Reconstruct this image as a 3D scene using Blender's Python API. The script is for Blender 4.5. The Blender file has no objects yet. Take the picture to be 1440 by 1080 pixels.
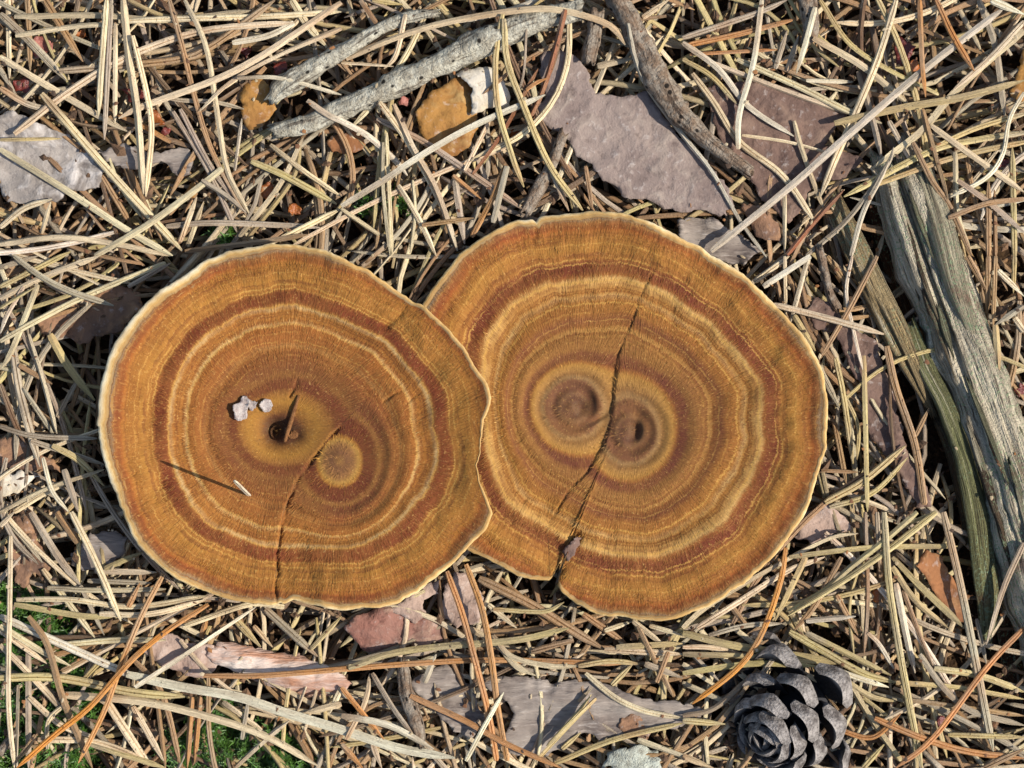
import bpy, math, random
import numpy as np
from mathutils import Vector, noise as mnoise
from mathutils.geometry import delaunay_2d_cdt

# ------------------------------------------------------------------ units
# all layout numbers are in "px" units of the forest floor, 1 px = 0.16 mm
S = 0.00016
H = 3600.0                      # camera height above the soil, px units
rng = np.random.default_rng(7)
random.seed(7)
scn = bpy.context.scene
COL = scn.collection

# ------------------------------------------------------------------ camera, sky, sun, exposure
cam_d = bpy.data.cameras.new('camera')
cam = bpy.data.objects.new('camera', cam_d)
COL.objects.link(cam)
cam.location = (0, 0, H * S)
cam_d.sensor_fit = 'HORIZONTAL'
cam_d.angle = 2 * math.atan(720.0 / H)
cam_d.clip_start = 0.01
cam_d.clip_end = 100
scn.camera = cam

SUN_EL = math.radians(44)
SUN_DIR = Vector((1.0, -0.20, 0)).normalized()          # horizontal direction towards the sun
to_sun = Vector((SUN_DIR.x * math.cos(SUN_EL), SUN_DIR.y * math.cos(SUN_EL), math.sin(SUN_EL)))
sun_d = bpy.data.lights.new('sun', 'SUN')
sun_d.energy = 4.6
sun_d.angle = math.radians(0.6)
sun_d.color = (1.0, 0.95, 0.87)
sun = bpy.data.objects.new('sun', sun_d)
COL.objects.link(sun)
sun.location = to_sun * 3
sun.rotation_euler = to_sun.to_track_quat('Z', 'Y').to_euler()

world = bpy.data.worlds.new('World')
scn.world = world
world.use_nodes = True
wn = world.node_tree
wn.nodes.clear()
sky = wn.nodes.new('ShaderNodeTexSky')
sky.sky_type = 'NISHITA'
sky.sun_disc = False
sky.sun_elevation = SUN_EL
sky.sun_rotation = math.atan2(SUN_DIR.x, SUN_DIR.y)
bg = wn.nodes.new('ShaderNodeBackground')
bg.inputs['Strength'].default_value = 0.13
wo = wn.nodes.new('ShaderNodeOutputWorld')
wn.links.new(sky.outputs[0], bg.inputs[0])
wn.links.new(bg.outputs[0], wo.inputs[0])
scn.view_settings.view_transform = 'Standard'
scn.view_settings.look = 'None'
scn.view_settings.gamma = 1
scn.view_settings.exposure = 0.42

# ------------------------------------------------------------------ helpers
def lin(c, k=1.0):
    out = []
    for v in c:
        v = v / 255.0
        out.append((v / 12.92 if v <= 0.04045 else ((v + 0.055) / 1.055) ** 2.4) * k)
    return tuple(out)

def P(x, y, z=0.0):
    """photo pixel seen at height z (px units) -> floor coordinates in px units"""
    f = (H - z) / H
    return ((x - 720.0) * f, (540.0 - y) * f)

def tag(o, label=None, cat=None, group=None, kind=None):
    if label: o['label'] = label
    if cat: o['category'] = cat
    if group: o['group'] = group
    if kind: o['kind'] = kind
    return o

def empty(name, loc=(0, 0, 0)):
    o = bpy.data.objects.new(name, None)
    o.empty_display_size = 0.005
    o.location = loc
    COL.objects.link(o)
    return o

def mesh_obj(name, verts, faces, mat, parent=None, smooth=True, scale=S, attrs=None):
    me = bpy.data.meshes.new(name)
    v = np.asarray(verts, dtype=np.float64) * scale
    o = bpy.data.objects.new(name, me)
    if parent is not None:
        o.parent = parent
        v = v - np.array(parent.location)
    else:
        c = v.mean(axis=0)
        c[2] = v[:, 2].min()
        o.location = c
        v = v - c
    if isinstance(faces, np.ndarray) and faces.ndim == 2:
        n, k = faces.shape
        me.vertices.add(len(v))
        me.vertices.foreach_set('co', v.astype(np.float32).ravel())
        me.loops.add(n * k)
        me.loops.foreach_set('vertex_index', faces.astype(np.int32).ravel())
        me.polygons.add(n)
        me.polygons.foreach_set('loop_start', np.arange(0, n * k, k, dtype=np.int32))
        me.polygons.foreach_set('loop_total', np.full(n, k, dtype=np.int32))
        me.update(calc_edges=True)
    else:
        me.from_pydata([tuple(p) for p in v], [], [tuple(int(i) for i in f) for f in faces])
        me.update()
    me.polygons.foreach_set('use_smooth', np.full(len(me.polygons), smooth))
    if attrs:
        for an, (typ, data) in attrs.items():
            a = me.attributes.new(an, typ, 'POINT')
            key = {'FLOAT': 'value', 'FLOAT_VECTOR': 'vector', 'FLOAT_COLOR': 'color'}[typ]
            a.data.foreach_set(key, np.asarray(data, dtype=np.float32).ravel())
    if mat: me.materials.append(mat)
    COL.objects.link(o)
    return o

def vnoise(x, y, seed=0):
    """smooth value noise on arrays"""
    x = np.asarray(x, float); y = np.asarray(y, float)
    xi = np.floor(x).astype(np.int64); yi = np.floor(y).astype(np.int64)
    xf = x - xi; yf = y - yi
    def h(a, b):
        n = (a * 374761393 + b * 668265263 + seed * 1442695041) & 0x7fffffff
        n = ((n ^ (n >> 13)) * 1274126177) & 0x7fffffff
        return ((n ^ (n >> 16)) & 0xffff) / 65535.0
    u = xf * xf * (3 - 2 * xf); w = yf * yf * (3 - 2 * yf)
    return (h(xi, yi) * (1 - u) + h(xi + 1, yi) * u) * (1 - w) + (h(xi, yi + 1) * (1 - u) + h(xi + 1, yi + 1) * u) * w

def fbm(x, y, seed=0, o=4):
    r = 0; a = 0.5; t = 0
    for k in range(o):
        r = r + a * vnoise(np.asarray(x) * 2 ** k, np.asarray(y) * 2 ** k, seed + k * 17); t += a; a *= 0.5
    return r / t

def smooth01(a, b, x):
    t = np.clip((x - a) / (b - a), 0, 1)
    return t * t * (3 - 2 * t)

def resample(pts, n):
    """Catmull-Rom through points, n samples evenly by length"""
    p = np.asarray(pts, float)
    if len(p) == 2:
        t = np.linspace(0, 1, n)[:, None]
        return p[0] * (1 - t) + p[1] * t
    q = np.vstack([2 * p[0] - p[1], p, 2 * p[-1] - p[-2]])
    out = []
    for i in range(1, len(q) - 2):
        t = np.linspace(0, 1, 24, endpoint=False)[:, None]
        a, b, c, d = q[i - 1], q[i], q[i + 1], q[i + 2]
        out.append(0.5 * ((2 * b) + (-a + c) * t + (2 * a - 5 * b + 4 * c - d) * t ** 2 + (-a + 3 * b - 3 * c + d) * t ** 3))
    out.append(p[-1:])
    c = np.vstack(out)
    s = np.concatenate([[0], np.cumsum(np.linalg.norm(np.diff(c, axis=0), axis=1))])
    u = np.linspace(0, s[-1], n)
    return np.stack([np.interp(u, s, c[:, k]) for k in range(c.shape[1])], axis=1)

# ------------------------------------------------------------------ material helpers
class NT:
    def __init__(self, name):
        self.m = bpy.data.materials.new(name); self.m.use_nodes = True
        self.t = self.m.node_tree; self.t.nodes.clear()
        self.out = self.n('ShaderNodeOutputMaterial')
        self.b = self.n('ShaderNodeBsdfPrincipled')
        self.l(self.b.outputs[0], self.out.inputs[0])
    def n(self, typ, **kw):
        nd = self.t.nodes.new(typ)
        for k, v in kw.items(): setattr(nd, k, v)
        return nd
    def l(self, a, b): self.t.links.new(a, b)
    def val(self, s, v):
        if hasattr(v, 'node'): self.l(v, s)
        else: s.default_value = v
    def attr(self, name, out='Fac'):
        return self.n('ShaderNodeAttribute', attribute_name=name).outputs[out]
    def math(self, op, a, b=0.5, clamp=False):
        nd = self.n('ShaderNodeMath', operation=op, use_clamp=clamp)
        self.val(nd.inputs[0], a); self.val(nd.inputs[1], b)
        return nd.outputs[0]
    def mix(self, f, a, b, blend='MIX'):
        nd = self.n('ShaderNodeMix', data_type='RGBA', blend_type=blend)
        self.val(nd.inputs[0], f)
        for i, v in ((6, a), (7, b)):
            if hasattr(v, 'node'): self.l(v, nd.inputs[i])
            else: nd.inputs[i].default_value = (*v[:3], 1)
        return nd.outputs[2]
    def noise(self, vec=None, scale=5, detail=3, rough=0.55, dist=0.0):
        nd = self.n('ShaderNodeTexNoise')
        nd.inputs['Scale'].default_value = scale; nd.inputs['Detail'].default_value = detail
        nd.inputs['Roughness'].default_value = rough; nd.inputs['Distortion'].default_value = dist
        if vec is not None: self.l(vec, nd.inputs['Vector'])
        return nd.outputs['Fac']
    def map(self, v, a, b, c=0.0, d=1.0):
        nd = self.n('ShaderNodeMapRange')
        self.val(nd.inputs[0], v)
        for i, x in enumerate((a, b, c, d)): nd.inputs[i + 1].default_value = x
        return nd.outputs[0]
    def ramp(self, f, stops, interp='LINEAR'):
        nd = self.n('ShaderNodeValToRGB'); cr = nd.color_ramp; cr.interpolation = interp
        while len(cr.elements) < len(stops): cr.elements.new(0.5)
        for e, (p, c) in zip(cr.elements, stops):
            e.position = p; e.color = (*c[:3], 1)
        self.val(nd.inputs[0], f)
        return nd.outputs[0]
    def obj(self): return self.n('ShaderNodeTexCoord').outputs['Object']
    def geo(self): return self.n('ShaderNodeNewGeometry').outputs['Position']
    def scalevec(self, v, s):
        nd = self.n('ShaderNodeVectorMath', operation='MULTIPLY'); self.l(v, nd.inputs[0]); nd.inputs[1].default_value = s
        return nd.outputs[0]
    def bump(self, h, dist, strength=1.0):
        nd = self.n('ShaderNodeBump'); nd.inputs['Distance'].default_value = dist; nd.inputs['Strength'].default_value = strength
        self.l(h, nd.inputs['Height']); self.l(nd.outputs[0], self.b.inputs['Normal'])
    def done(self, color, rough=0.8, spec=0.2):
        self.val(self.b.inputs['Base Color'], color if hasattr(color, 'node') else (*color[:3], 1))
        self.val(self.b.inputs['Roughness'], rough)
        self.b.inputs['Specular IOR Level'].default_value = spec
        return self.m

K = 0.86
def C(r, g, b, k=K): return lin((r, g, b), k)

def mat_soil():
    t = NT('soil'); g = t.geo()
    a = t.noise(g, 160, 5, 0.65); b = t.noise(g, 900, 3, 0.6)
    c = t.mix(a, C(22, 17, 13), C(70, 52, 36)); c = t.mix(t.map(b, .45, .75), c, C(92, 70, 48))
    t.bump(b, 0.0008)
    return t.done(c, 0.95, 0.1)

def mat_needle():
    t = NT('pine_needle'); tone = t.attr('tone', 'Color'); uv = t.attr('nuv', 'Vector')
    s1 = t.noise(t.scalevec(uv, (0.035, 3.0, 1.0)), 1.0, 3, 0.6)          # streaks along the needle
    s2 = t.noise(t.scalevec(uv, (0.022, 0.25, 1.0)), 1.0, 2, 0.5)        # patches along the needle
    s3 = t.noise(t.scalevec(uv, (0.35, 0.9, 1.0)), 1.0, 2, 0.6)          # flecks
    c = t.mix(t.map(s2, .4, .7), tone, t.mix(.45, tone, C(158, 134, 106)))
    c = t.mix(t.map(s1, .30, .48, .75, 0), c, t.mix(.72, tone, C(66, 50, 34)))
    c = t.mix(t.map(s1, .62, .8, 0, .45), c, C(226, 206, 162))
    c = t.mix(t.map(s3, .64, .72, 0, .8), c, C(48, 36, 28))
    t.bump(t.math('ADD', s1, t.math('MULTIPLY', s3, .5)), 0.0003)
    return t.done(c, t.map(s2, .3, .7, .38, .62), 0.42)

def mat_bark(name, c1, c2, c3, grain=(1, 1, 1), sc=220, bump=0.0005, spots=C(60, 52, 50)):
    t = NT(name); o = t.scalevec(t.obj(), grain)
    a = t.noise(o, sc * .35, 4, 0.6); b = t.noise(o, sc * 2.4, 4, 0.65); d = t.noise(o, sc * .9, 3, 0.6, 0.6)
    c = t.mix(t.map(a, .35, .65), c1, c2)
    c = t.mix(t.map(d, .52, .68, 0, .8), c, c3)
    c = t.mix(t.map(b, .30, .44, .5, 0), c, spots)
    c = t.mix(t.map(a, .56, .70, 0, .5), c, t.mix(.6, c, spots))
    c = t.mix(t.map(b, .58, .75, 0, .35), c, C(225, 215, 205))
    h = t.math('ADD', t.math('MULTIPLY', b, .6), t.math('MULTIPLY', d, .8))
    t.bump(h, bump * 1.5)
    return t.done(c, 0.82, 0.2)

def mat_wood():
    t = NT('weathered_wood'); uv = t.attr('nuv', 'Vector'); g = t.obj()
    a = t.noise(t.scalevec(uv, (0.006, 1.6, 1)), 1, 5, 0.65, 0.4)
    f = t.noise(t.scalevec(uv, (0.02, 6.0, 1)), 1, 4, 0.6)
    p = t.noise(g, 130, 4, 0.6, 0.4); q = t.noise(g, 75, 3, 0.55)
    sp = t.noise(g, 1500, 2, 0.6)
    tone = t.attr('tone', 'Color')
    c = t.mix(t.map(a, .38, .56), t.mix(.65, tone, C(84, 66, 50)), tone)
    c = t.mix(t.map(a, .56, .66, 0, .85), c, C(214, 200, 170))
    c = t.mix(t.map(f, .34, .45, .85, 0), c, C(60, 48, 38))
    c = t.mix(t.map(p, .60, .72, 0, .35), c, C(120, 122, 96))            # algae
    gs = t.math('MULTIPLY', t.map(sp, .54, .62), t.map(q, .42, .58))
    c = t.mix(gs, c, C(160, 174, 134))                                   # lichen dust
    c = t.mix(t.map(q, .66, .74, 0, .5), c, C(118, 62, 52))              # reddish stain
    t.bump(t.math('ADD', f, t.math('ADD', a, t.math('MULTIPLY', sp, .5))), 0.0024)
    return t.done(c, 0.85, 0.2)

def mat_twig(name, c1, c2, dark):
    t = NT(name); g = t.obj(); uv = t.attr('nuv', 'Vector')
    a = t.noise(g, 420, 5, 0.7); b = t.noise(g, 1500, 3, 0.6); w = t.noise(t.scalevec(uv, (0.02, 1.2, 1)), 1, 4, 0.6)
    vo = t.n('ShaderNodeTexVoronoi', feature='F1'); t.l(t.scalevec(uv, (.05, .42, 1)), vo.inputs['Vector']); vo.inputs['Scale'].default_value = 1.0
    c = t.mix(t.map(a, .40, .58), c1, c2)
    c = t.mix(t.map(w, .36, .47, .8, 0), c, dark)
    c = t.mix(t.map(b, .34, .46, .5, 0), c, dark)
    c = t.mix(t.map(vo.outputs['Distance'], .14, .20, .95, 0), c, C(26, 22, 18))
    t.bump(t.math('ADD', a, t.math('MULTIPLY', b, .5)), 0.0013)
    return t.done(c, 0.9, 0.15)

def mat_cap(name, stopsA, stopsB):
    t = NT(name)
    ring = t.attr('ring'); side = t.attr('side'); fib = t.attr('fib', 'Vector')
    n1 = t.noise(t.scalevec(fib, (55, 55, 14)), 1.0, 3, 0.7)               # radial hairs
    n2 = t.noise(t.scalevec(fib, (75, 75, 26)), 1.0, 2, 0.6)              # fine hairs
    n3 = t.noise(t.obj(), 90, 4, 0.6)                                     # soft blotches
    n4 = t.noise(t.obj(), 1900, 2, 0.6)                                   # felt speckle
    r = t.math('ADD', ring, t.map(n1, 0, 1, -.011, .011))
    r = t.math('ADD', r, t.map(n2, 0, 1, -.009, .009))
    r = t.math('ADD', r, t.map(n3, 0, 1, -.013, .013))
    def muted(st):
        out = list(st)
        for i in range(1, len(st) - 1):
            if st[i][1][1] > st[i - 1][1][1] * 1.25 and st[i][1][1] > st[i + 1][1][1] * 1.25 and st[i][0] > .3:
                out[i] = (st[i][0], tuple(.4 * x + .4 * y + .2 * z for x, y, z in zip(st[i - 1][1], st[i + 1][1], st[i][1])))
        return out
    n5 = t.noise(t.scalevec(fib, (2.6, 2.6, 9)), 1.0, 3, 0.65)
    n6 = t.noise(t.obj(), 420, 3, 0.65)
    fade = t.map(n5, .38, .56, .75, .0)
    cA = t.mix(fade, t.ramp(r, stopsA), t.ramp(r, muted(stopsA))); cB = t.mix(fade, t.ramp(r, stopsB), t.ramp(r, muted(stopsB)))
    c = t.mix(side, cA, cB)
    rv = t.n('ShaderNodeCombineXYZ'); t.l(t.math('MULTIPLY', r, 46.0), rv.inputs[0]); t.l(t.math('MULTIPLY', n5, 1.3), rv.inputs[1])
    fr = t.noise(rv.outputs[0], 1.0, 2, 0.7)                              # fine growth rings
    outer = t.map(ring, .28, .36, 0, 1)
    c = t.mix(t.math('MULTIPLY', t.map(fr, .38, .47, .6, 0), outer), c, C(112, 56, 26, .74))
    c = t.mix(t.math('MULTIPLY', t.map(fr, .57, .66, 0, .6), outer), c, C(206, 156, 76, .8))
    c = t.mix(t.map(n6, .36, .5, .35, 0), c, t.mix(.5, c, C(96, 58, 28)))
    c = t.mix(t.map(n3, .38, .66, 0, .25), c, C(172, 120, 50))
    c = t.mix(t.map(n1, .30, .50, .30, 0), c, t.mix(.55, c, C(60, 28, 12)))
    c = t.mix(t.map(n2, .56, .74, 0, .32), c, C(190, 142, 74))
    c = t.mix(t.map(n4, .62, .76, 0, .5), c, C(222, 176, 100))
    c = t.mix(t.map(n4, .24, .38, .45, 0), c, C(62, 34, 16))
    h = t.math('ADD', t.math('MULTIPLY', n1, 1.0), t.math('ADD', t.math('MULTIPLY', n2, .6), t.math('MULTIPLY', n4, .45)))
    t.bump(h, 0.00028)
    t.b.inputs['Sheen Weight'].default_value = 0.12
    t.b.inputs['Sheen Roughness'].default_value = 0.5
    t.b.inputs['Sheen Tint'].default_value = (1, .8, .5, 1)
    return t.done(c, 0.8, 0.2)

def mat_margin():
    t = NT('cap_margin'); m = t.attr('ring'); fib = t.attr('fib', 'Vector')
    n1 = t.noise(t.scalevec(fib, (45, 45, 9)), 1.0, 3, 0.7); n3 = t.noise(t.obj(), 130, 3, .6)
    v = t.math('ADD', m, t.map(n1, 0, 1, -.28, .28))
    c = t.ramp(v, [(0, C(140, 92, 45)), (.16, C(150, 126, 90)), (.38, C(176, 136, 80)), (.60, C(216, 182, 122)), (1, C(246, 228, 188))])
    c = t.mix(t.map(n3, .4, .65, 0, .55), c, C(184, 140, 78))
    t.bump(n1, 0.00015)
    return t.done(c, 0.75, 0.2)

def mat_plain(name, c1, c2, sc=300, rough=.7, bump=.0003, spec=.3):
    t = NT(name); g = t.obj()
    a = t.noise(g, sc, 4, .6); b = t.noise(g, sc * 5, 3, .6)
    c = t.mix(t.map(a, .35, .65), c1, c2); c = t.mix(t.map(b, .3, .45, .4, 0), c, tuple(x * .4 for x in c1))
    t.bump(b, bump)
    return t.done(c, rough, spec)

def mat_cone():
    t = NT('cone_scale_wood'); tip = t.attr('tip'); g = t.obj()
    a = t.noise(g, 5, 4, .65); b = t.noise(g, 22, 3, .6)
    dark = t.mix(a, C(30, 30, 34), C(56, 56, 60)); lite = t.mix(t.map(a, .35, .62), C(88, 80, 75), C(166, 157, 149))
    c = t.mix(tip, dark, lite)
    c = t.mix(t.map(b, .32, .44, .7, 0), c, C(36, 30, 28))
    t.bump(t.math('ADD', a, b), 0.0005)
    return t.done(c, .72, .3)

def mat_moss():
    t = NT('moss_leaf'); tone = t.attr('tone', 'Color')
    t.b.inputs['Subsurface Weight'].default_value = 0
    return t.done(tone, .5, .35)

M = {}
M['soil'] = mat_soil()
M['needle'] = mat_needle()
M['wood'] = mat_wood()
M['twig_lichen'] = mat_twig('lichen_twig_bark', C(200, 193, 172), C(156, 147, 128), C(84, 72, 60))
M['twig_brown'] = mat_twig('brown_twig_bark', C(160, 146, 128), C(130, 108, 88), C(66, 52, 42))
M['bark_violet'] = mat_bark('violet_grey_bark', C(152, 134, 122), C(134, 116, 107), C(162, 145, 131), spots=C(90, 74, 66))
M['bark_dark'] = mat_bark('dark_violet_bark', C(124, 98, 84), C(102, 80, 70), C(140, 114, 96), spots=C(62, 48, 46))
M['bark_pale'] = mat_bark('pale_grey_bark', C(166, 155, 144), C(126, 116, 107), C(206, 196, 186), spots=C(92, 82, 80))
M['bark_grey'] = mat_bark('grey_bark_flake', C(152, 140, 128), C(122, 108, 98), C(170, 156, 142), grain=(.4, 2.2, 1), spots=C(70, 60, 58))
M['bark_red'] = mat_bark('reddish_bark', C(152, 104, 88), C(128, 102, 90), C(172, 140, 118), spots=C(70, 44, 38))
M['bark_paper'] = mat_bark('papery_bark', C(230, 216, 200), C(192, 150, 128), C(186, 128, 92), grain=(.5, 2.6, 1), spots=C(112, 80, 64), bump=.0007)
M['bark_pink'] = mat_bark('pinkish_bark', C(182, 156, 138), C(154, 126, 110), C(196, 174, 158), spots=C(96, 72, 66))
M['bark_brown'] = mat_bark('brown_bark', C(150, 112, 84), C(112, 86, 70), C(170, 128, 92), spots=C(60, 44, 36))
M['scale_ochre'] = mat_bark('ochre_scale', C(176, 128, 66), C(146, 100, 54), C(188, 152, 96), bump=.0003, spots=C(110, 74, 40))
M['scale_white'] = mat_bark('white_scale', C(222, 210, 190), C(200, 182, 150), C(226, 218, 204), bump=.0003, spots=C(150, 128, 96))
M['leaf_orange'] = mat_bark('orange_leaf', C(160, 108, 68), C(132, 88, 58), C(176, 134, 92), bump=.0003, spots=C(96, 60, 40))
M['bud_red'] = mat_plain('red_bud_scale', C(128, 52, 38), C(84, 34, 30), 400, .35, .0003, .5)
M['bud_amber'] = mat_plain('amber_bud_scale', C(180, 104, 40), C(128, 66, 28), 400, .35, .0003, .5)
M['bud_pink'] = mat_plain('pink_bud_scale', C(190, 128, 112), C(140, 72, 62), 400, .5, .0003, .4)
M['white'] = mat_plain('white_crust', C(214, 200, 188), C(176, 156, 146), 900, .7, .0004)
M['crust'] = mat_plain('pale_lichen_crust', C(206, 208, 190), C(150, 146, 130), 500, .9, .0008)
M['cone'] = mat_cone()
M['moss'] = mat_moss()
M['pores'] = mat_plain('pore_surface', C(150, 110, 66), C(120, 84, 50), 1500, .9, .0006)
M['stem'] = mat_plain('velvet_stem', C(120, 72, 36), C(84, 48, 24), 600, .9, .0006)
M['crumb'] = mat_plain('bark_crumb', C(128, 98, 72), C(76, 58, 44), 300, .9, .0006)
M['margin'] = mat_margin()
_t = NT('felt_hair'); M['felt'] = _t.done(_t.attr('tone', 'Color'), .8, .1)
M['sliver'] = mat_plain('brown_sliver', C(150, 104, 64), C(112, 72, 42), 700, .85, .0004, .15)

# ------------------------------------------------------------------ height field of the litter
CELL = 4.0
HX, HY = 1520.0, 1320.0
NX, NY = int(2 * HX / CELL), int(2 * HY / CELL)
gx = (np.arange(NX) + .5) * CELL - HX
gy = (np.arange(NY) + .5) * CELL - HY
GX, GY = np.meshgrid(gx, gy, indexing='ij')
HM = (fbm(GX / 160, GY / 160, 3) - .5) * 26 + (fbm(GX / 30, GY / 30, 9) - .5) * 8

def cells(x, y):
    return (np.clip(((x + HX) / CELL).astype(int), 0, NX - 1), np.clip(((y + HY) / CELL).astype(int), 0, NY - 1))

def hget(x, y):
    i, j = cells(np.asarray(x, float), np.asarray(y, float))
    return HM[i, j]

def stamp(x, y, z, r):
    k = max(1, int(math.ceil((r - CELL * .4) / CELL)))
    i, j = cells(x, y)
    for a in range(-k, k + 1):
        for b in range(-k, k + 1):
            if (a * a + b * b) * CELL * CELL <= (r + CELL * .4) ** 2:
                np.maximum.at(HM, (np.clip(i + a, 0, NX - 1), np.clip(j + b, 0, NY - 1)), z)

def stick_z(x, y, d, flex=.35):
    """height of a stick of thickness d laid along samples x,y: rests on its two supports, sags a little"""
    h = hget(x, y)
    n = len(x)
    s = np.concatenate([[0], np.cumsum(np.hypot(np.diff(x), np.diff(y)))])
    hull = []
    for i in range(n):
        while len(hull) >= 2:
            a, b = hull[-2], hull[-1]
            if (h[b] - h[a]) * (s[i] - s[a]) <= (h[i] - h[a]) * (s[b] - s[a]): hull.pop()
            else: break
        hull.append(i)
    mid = s[-1] * .5
    for a, b in zip(hull[:-1], hull[1:]):
        if s[b] >= mid: break
    sl = (h[b] - h[a]) / max(s[b] - s[a], 1e-6)
    sl = float(np.clip(sl, -.3, .3))
    line = h[a] + sl * (s - s[a])
    line = np.maximum(line, h - 4)
    w = 7
    pad = np.pad(h, w, mode='edge')
    mx = np.max(np.stack([pad[k:k + n] for k in range(2 * w + 1)]), axis=0)
    pad = np.pad(mx, w, mode='edge')
    env = np.mean(np.stack([pad[k:k + n] for k in range(2 * w + 1)]), axis=0)
    z = line * (1 - flex) + env * flex
    pad = np.pad(z, 5, mode='edge')
    z = np.mean(np.stack([pad[k:k + n] for k in range(11)]), axis=0)
    return z + d * .35

# ------------------------------------------------------------------ ground
def ground():
    fine = np.arange(-1520, 1521, 40.0)
    far = np.array([2000, 3000, 5000, 9000, 18000.0])
    xs = np.concatenate([-far[::-1], fine, far]); ys = xs
    X, Y = np.meshgrid(xs, ys, indexing='ij')
    Z = (fbm(X / 160, Y / 160, 3) - .5) * 26 - 3
    n = len(xs)
    idx = np.arange(n * n).reshape(n, n)
    F = np.stack([idx[:-1, :-1], idx[1:, :-1], idx[1:, 1:], idx[:-1, 1:]], -1).reshape(-1, 4)
    o = mesh_obj('ground', np.stack([X, Y, Z], -1).reshape(-1, 3), F, M['soil'])
    tag(o, kind='structure')
ground()

# ------------------------------------------------------------------ needles
PROF8 = np.array([(-1, 0), (-.70, .46), (-.17, .55), (0, .16), (.17, .55), (.70, .46), (1, 0), (0, -.62)])
PROF6 = np.array([(-1, .02), (-.55, .5), (.0, .24), (.55, .5), (1, .02), (0, -.6)])

def needle_geo(xy, z, w, prof, roll=0.0, tip=True, seed=0.0, twist=0.0):
    """tube along (xy,z); w full width. returns verts, faces, nuv"""
    n = len(xy); k = len(prof)
    p = np.column_stack([xy, z])
    t = np.gradient(p, axis=0); t /= np.linalg.norm(t, axis=1)[:, None] + 1e-9
    side = np.cross(t, [0, 0, 1.0]); side /= np.linalg.norm(side, axis=1)[:, None] + 1e-9
    up = np.cross(side, t)
    s = np.concatenate([[0], np.cumsum(np.linalg.norm(np.diff(p, axis=0), axis=1))]); L = s[-1]
    wid = np.full(n, w * .5)
    wid *= .90 + .10 * np.sin(np.clip(s / L, 0, 1) * math.pi) ** .5
    if tip:
        wid *= np.clip(.15 + (L - s) / (w * 3.0), 0, 1) ** .8
    else:
        wid[-1] *= .6
    wid[0] *= .75
    a = roll + twist * s / L
    ca, sa = np.cos(a), np.sin(a)
    px = prof[:, 0][None] * ca[:, None] - prof[:, 1][None] * sa[:, None]
    pz = prof[:, 0][None] * sa[:, None] + prof[:, 1][None] * ca[:, None]
    v = p[:, None, :] + side[:, None, :] * (px * wid[:, None])[..., None] + up[:, None, :] * (pz * wid[:, None])[..., None]
    v = v.reshape(-1, 3)
    i = np.arange(n - 1)[:, None] * k; j = np.arange(k)[None]; j2 = (j + 1) % k
    f = np.stack([i + j, i + j2, i + k + j2, i + k + j], -1).reshape(-1, 4)
    ends = np.array([[0, k - 1, k // 2 + 1, k // 2], [k // 2, k // 2 - 1, 1, 0]]) if k == 6 else np.array([[0, 7, 6, 5], [5, 4, 1, 0], [4, 3, 2, 1]])
    last = ends[:, ::-1] + (n - 1) * k
    f = np.vstack([f, ends, last])
    nuv = np.stack([np.repeat(s, k), np.tile(prof[:, 0] * 1.3 + (prof[:, 1] < 0) * 4.0, n), np.full(n * k, seed)], -1)
    return v, f, nuv

TONES = {'s': (232, 209, 167), 'y': (204, 180, 122), 'p': (238, 223, 192), 'g': (184, 166, 140), 'b': (168, 130, 88),
         'o': (200, 138, 78), 'O': (212, 138, 50), 'd': (112, 84, 58), 'r': (164, 94, 56)}
def tone_of(c, j=.10):
    b = np.array(C(*TONES[c]))
    return np.clip(b * (1 + rng.uniform(-j, j)) * (1 + rng.uniform(-.04, .04, 3)), 0, 1)

MOSS = [(10, 850, 34), (62, 870, 46), (85, 925, 42), (20, 915, 34), (100, 985, 42), (112, 1000, 30), (40, 1045, 50), (95, 1062, 44),
        (300, 1036, 36), (312, 1002, 24), (378, 1052, 42), (20, 980, 32), (255, 1050, 26), (415, 1075, 30), (316, 333, 10), (520, 290, 9), (563, 284, 10)]
def in_moss(x, y):
    return any((x - 720 - mx + 720) ** 2 + (y - my) ** 2 < (r * 1.1) ** 2 for mx, my, r in MOSS)

SEED = [0.0]
def tone_along(tn, nuv):
    """a needle weathers unevenly: browner at its base, greyer stretches"""
    u = nuv[:, 0]; L = max(u.max(), 1); sd = float(nuv[0, 2])
    k = smooth01(.35, .0, u / L) * rng.uniform(0, .5) + .4 * smooth01(.6, .8, vnoise(u / 55 + sd, u * 0 + sd, 3))
    other = np.array(C(*[(140, 104, 72), (178, 162, 136), (184, 134, 88), (120, 102, 82)][rng.integers(4)]))
    k = np.clip(k, 0, .8)[:, None]
    return np.column_stack([tn[None] * (1 - k) + other[None] * k, np.ones(len(u))])

class Stuff:
    def __init__(self): self.v = []; self.f = []; self.uv = []; self.c = []; self.n = 0
    def add(self, v, f, uv, tone):
        self.v.append(v); self.f.append(f + self.n); self.uv.append(uv); self.c.append(tone_along(tone, uv)); self.n += len(v)
    def build(self, name, mat):
        return mesh_obj(name, np.vstack(self.v), np.vstack(self.f), mat, attrs={'nuv': ('FLOAT_VECTOR', np.vstack(self.uv)), 'tone': ('FLOAT_COLOR', np.vstack(self.c))})

def random_path(cx, cy, L, a):
    b = rng.normal(0, .10) * L; t = np.linspace(-1, 1, 5)
    n = np.array([-math.sin(a), math.cos(a)]); d = np.array([math.cos(a), math.sin(a)])
    return np.array([cx, cy]) + np.outer(t * L / 2, d) + np.outer((1 - t * t) * b, n)

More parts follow.
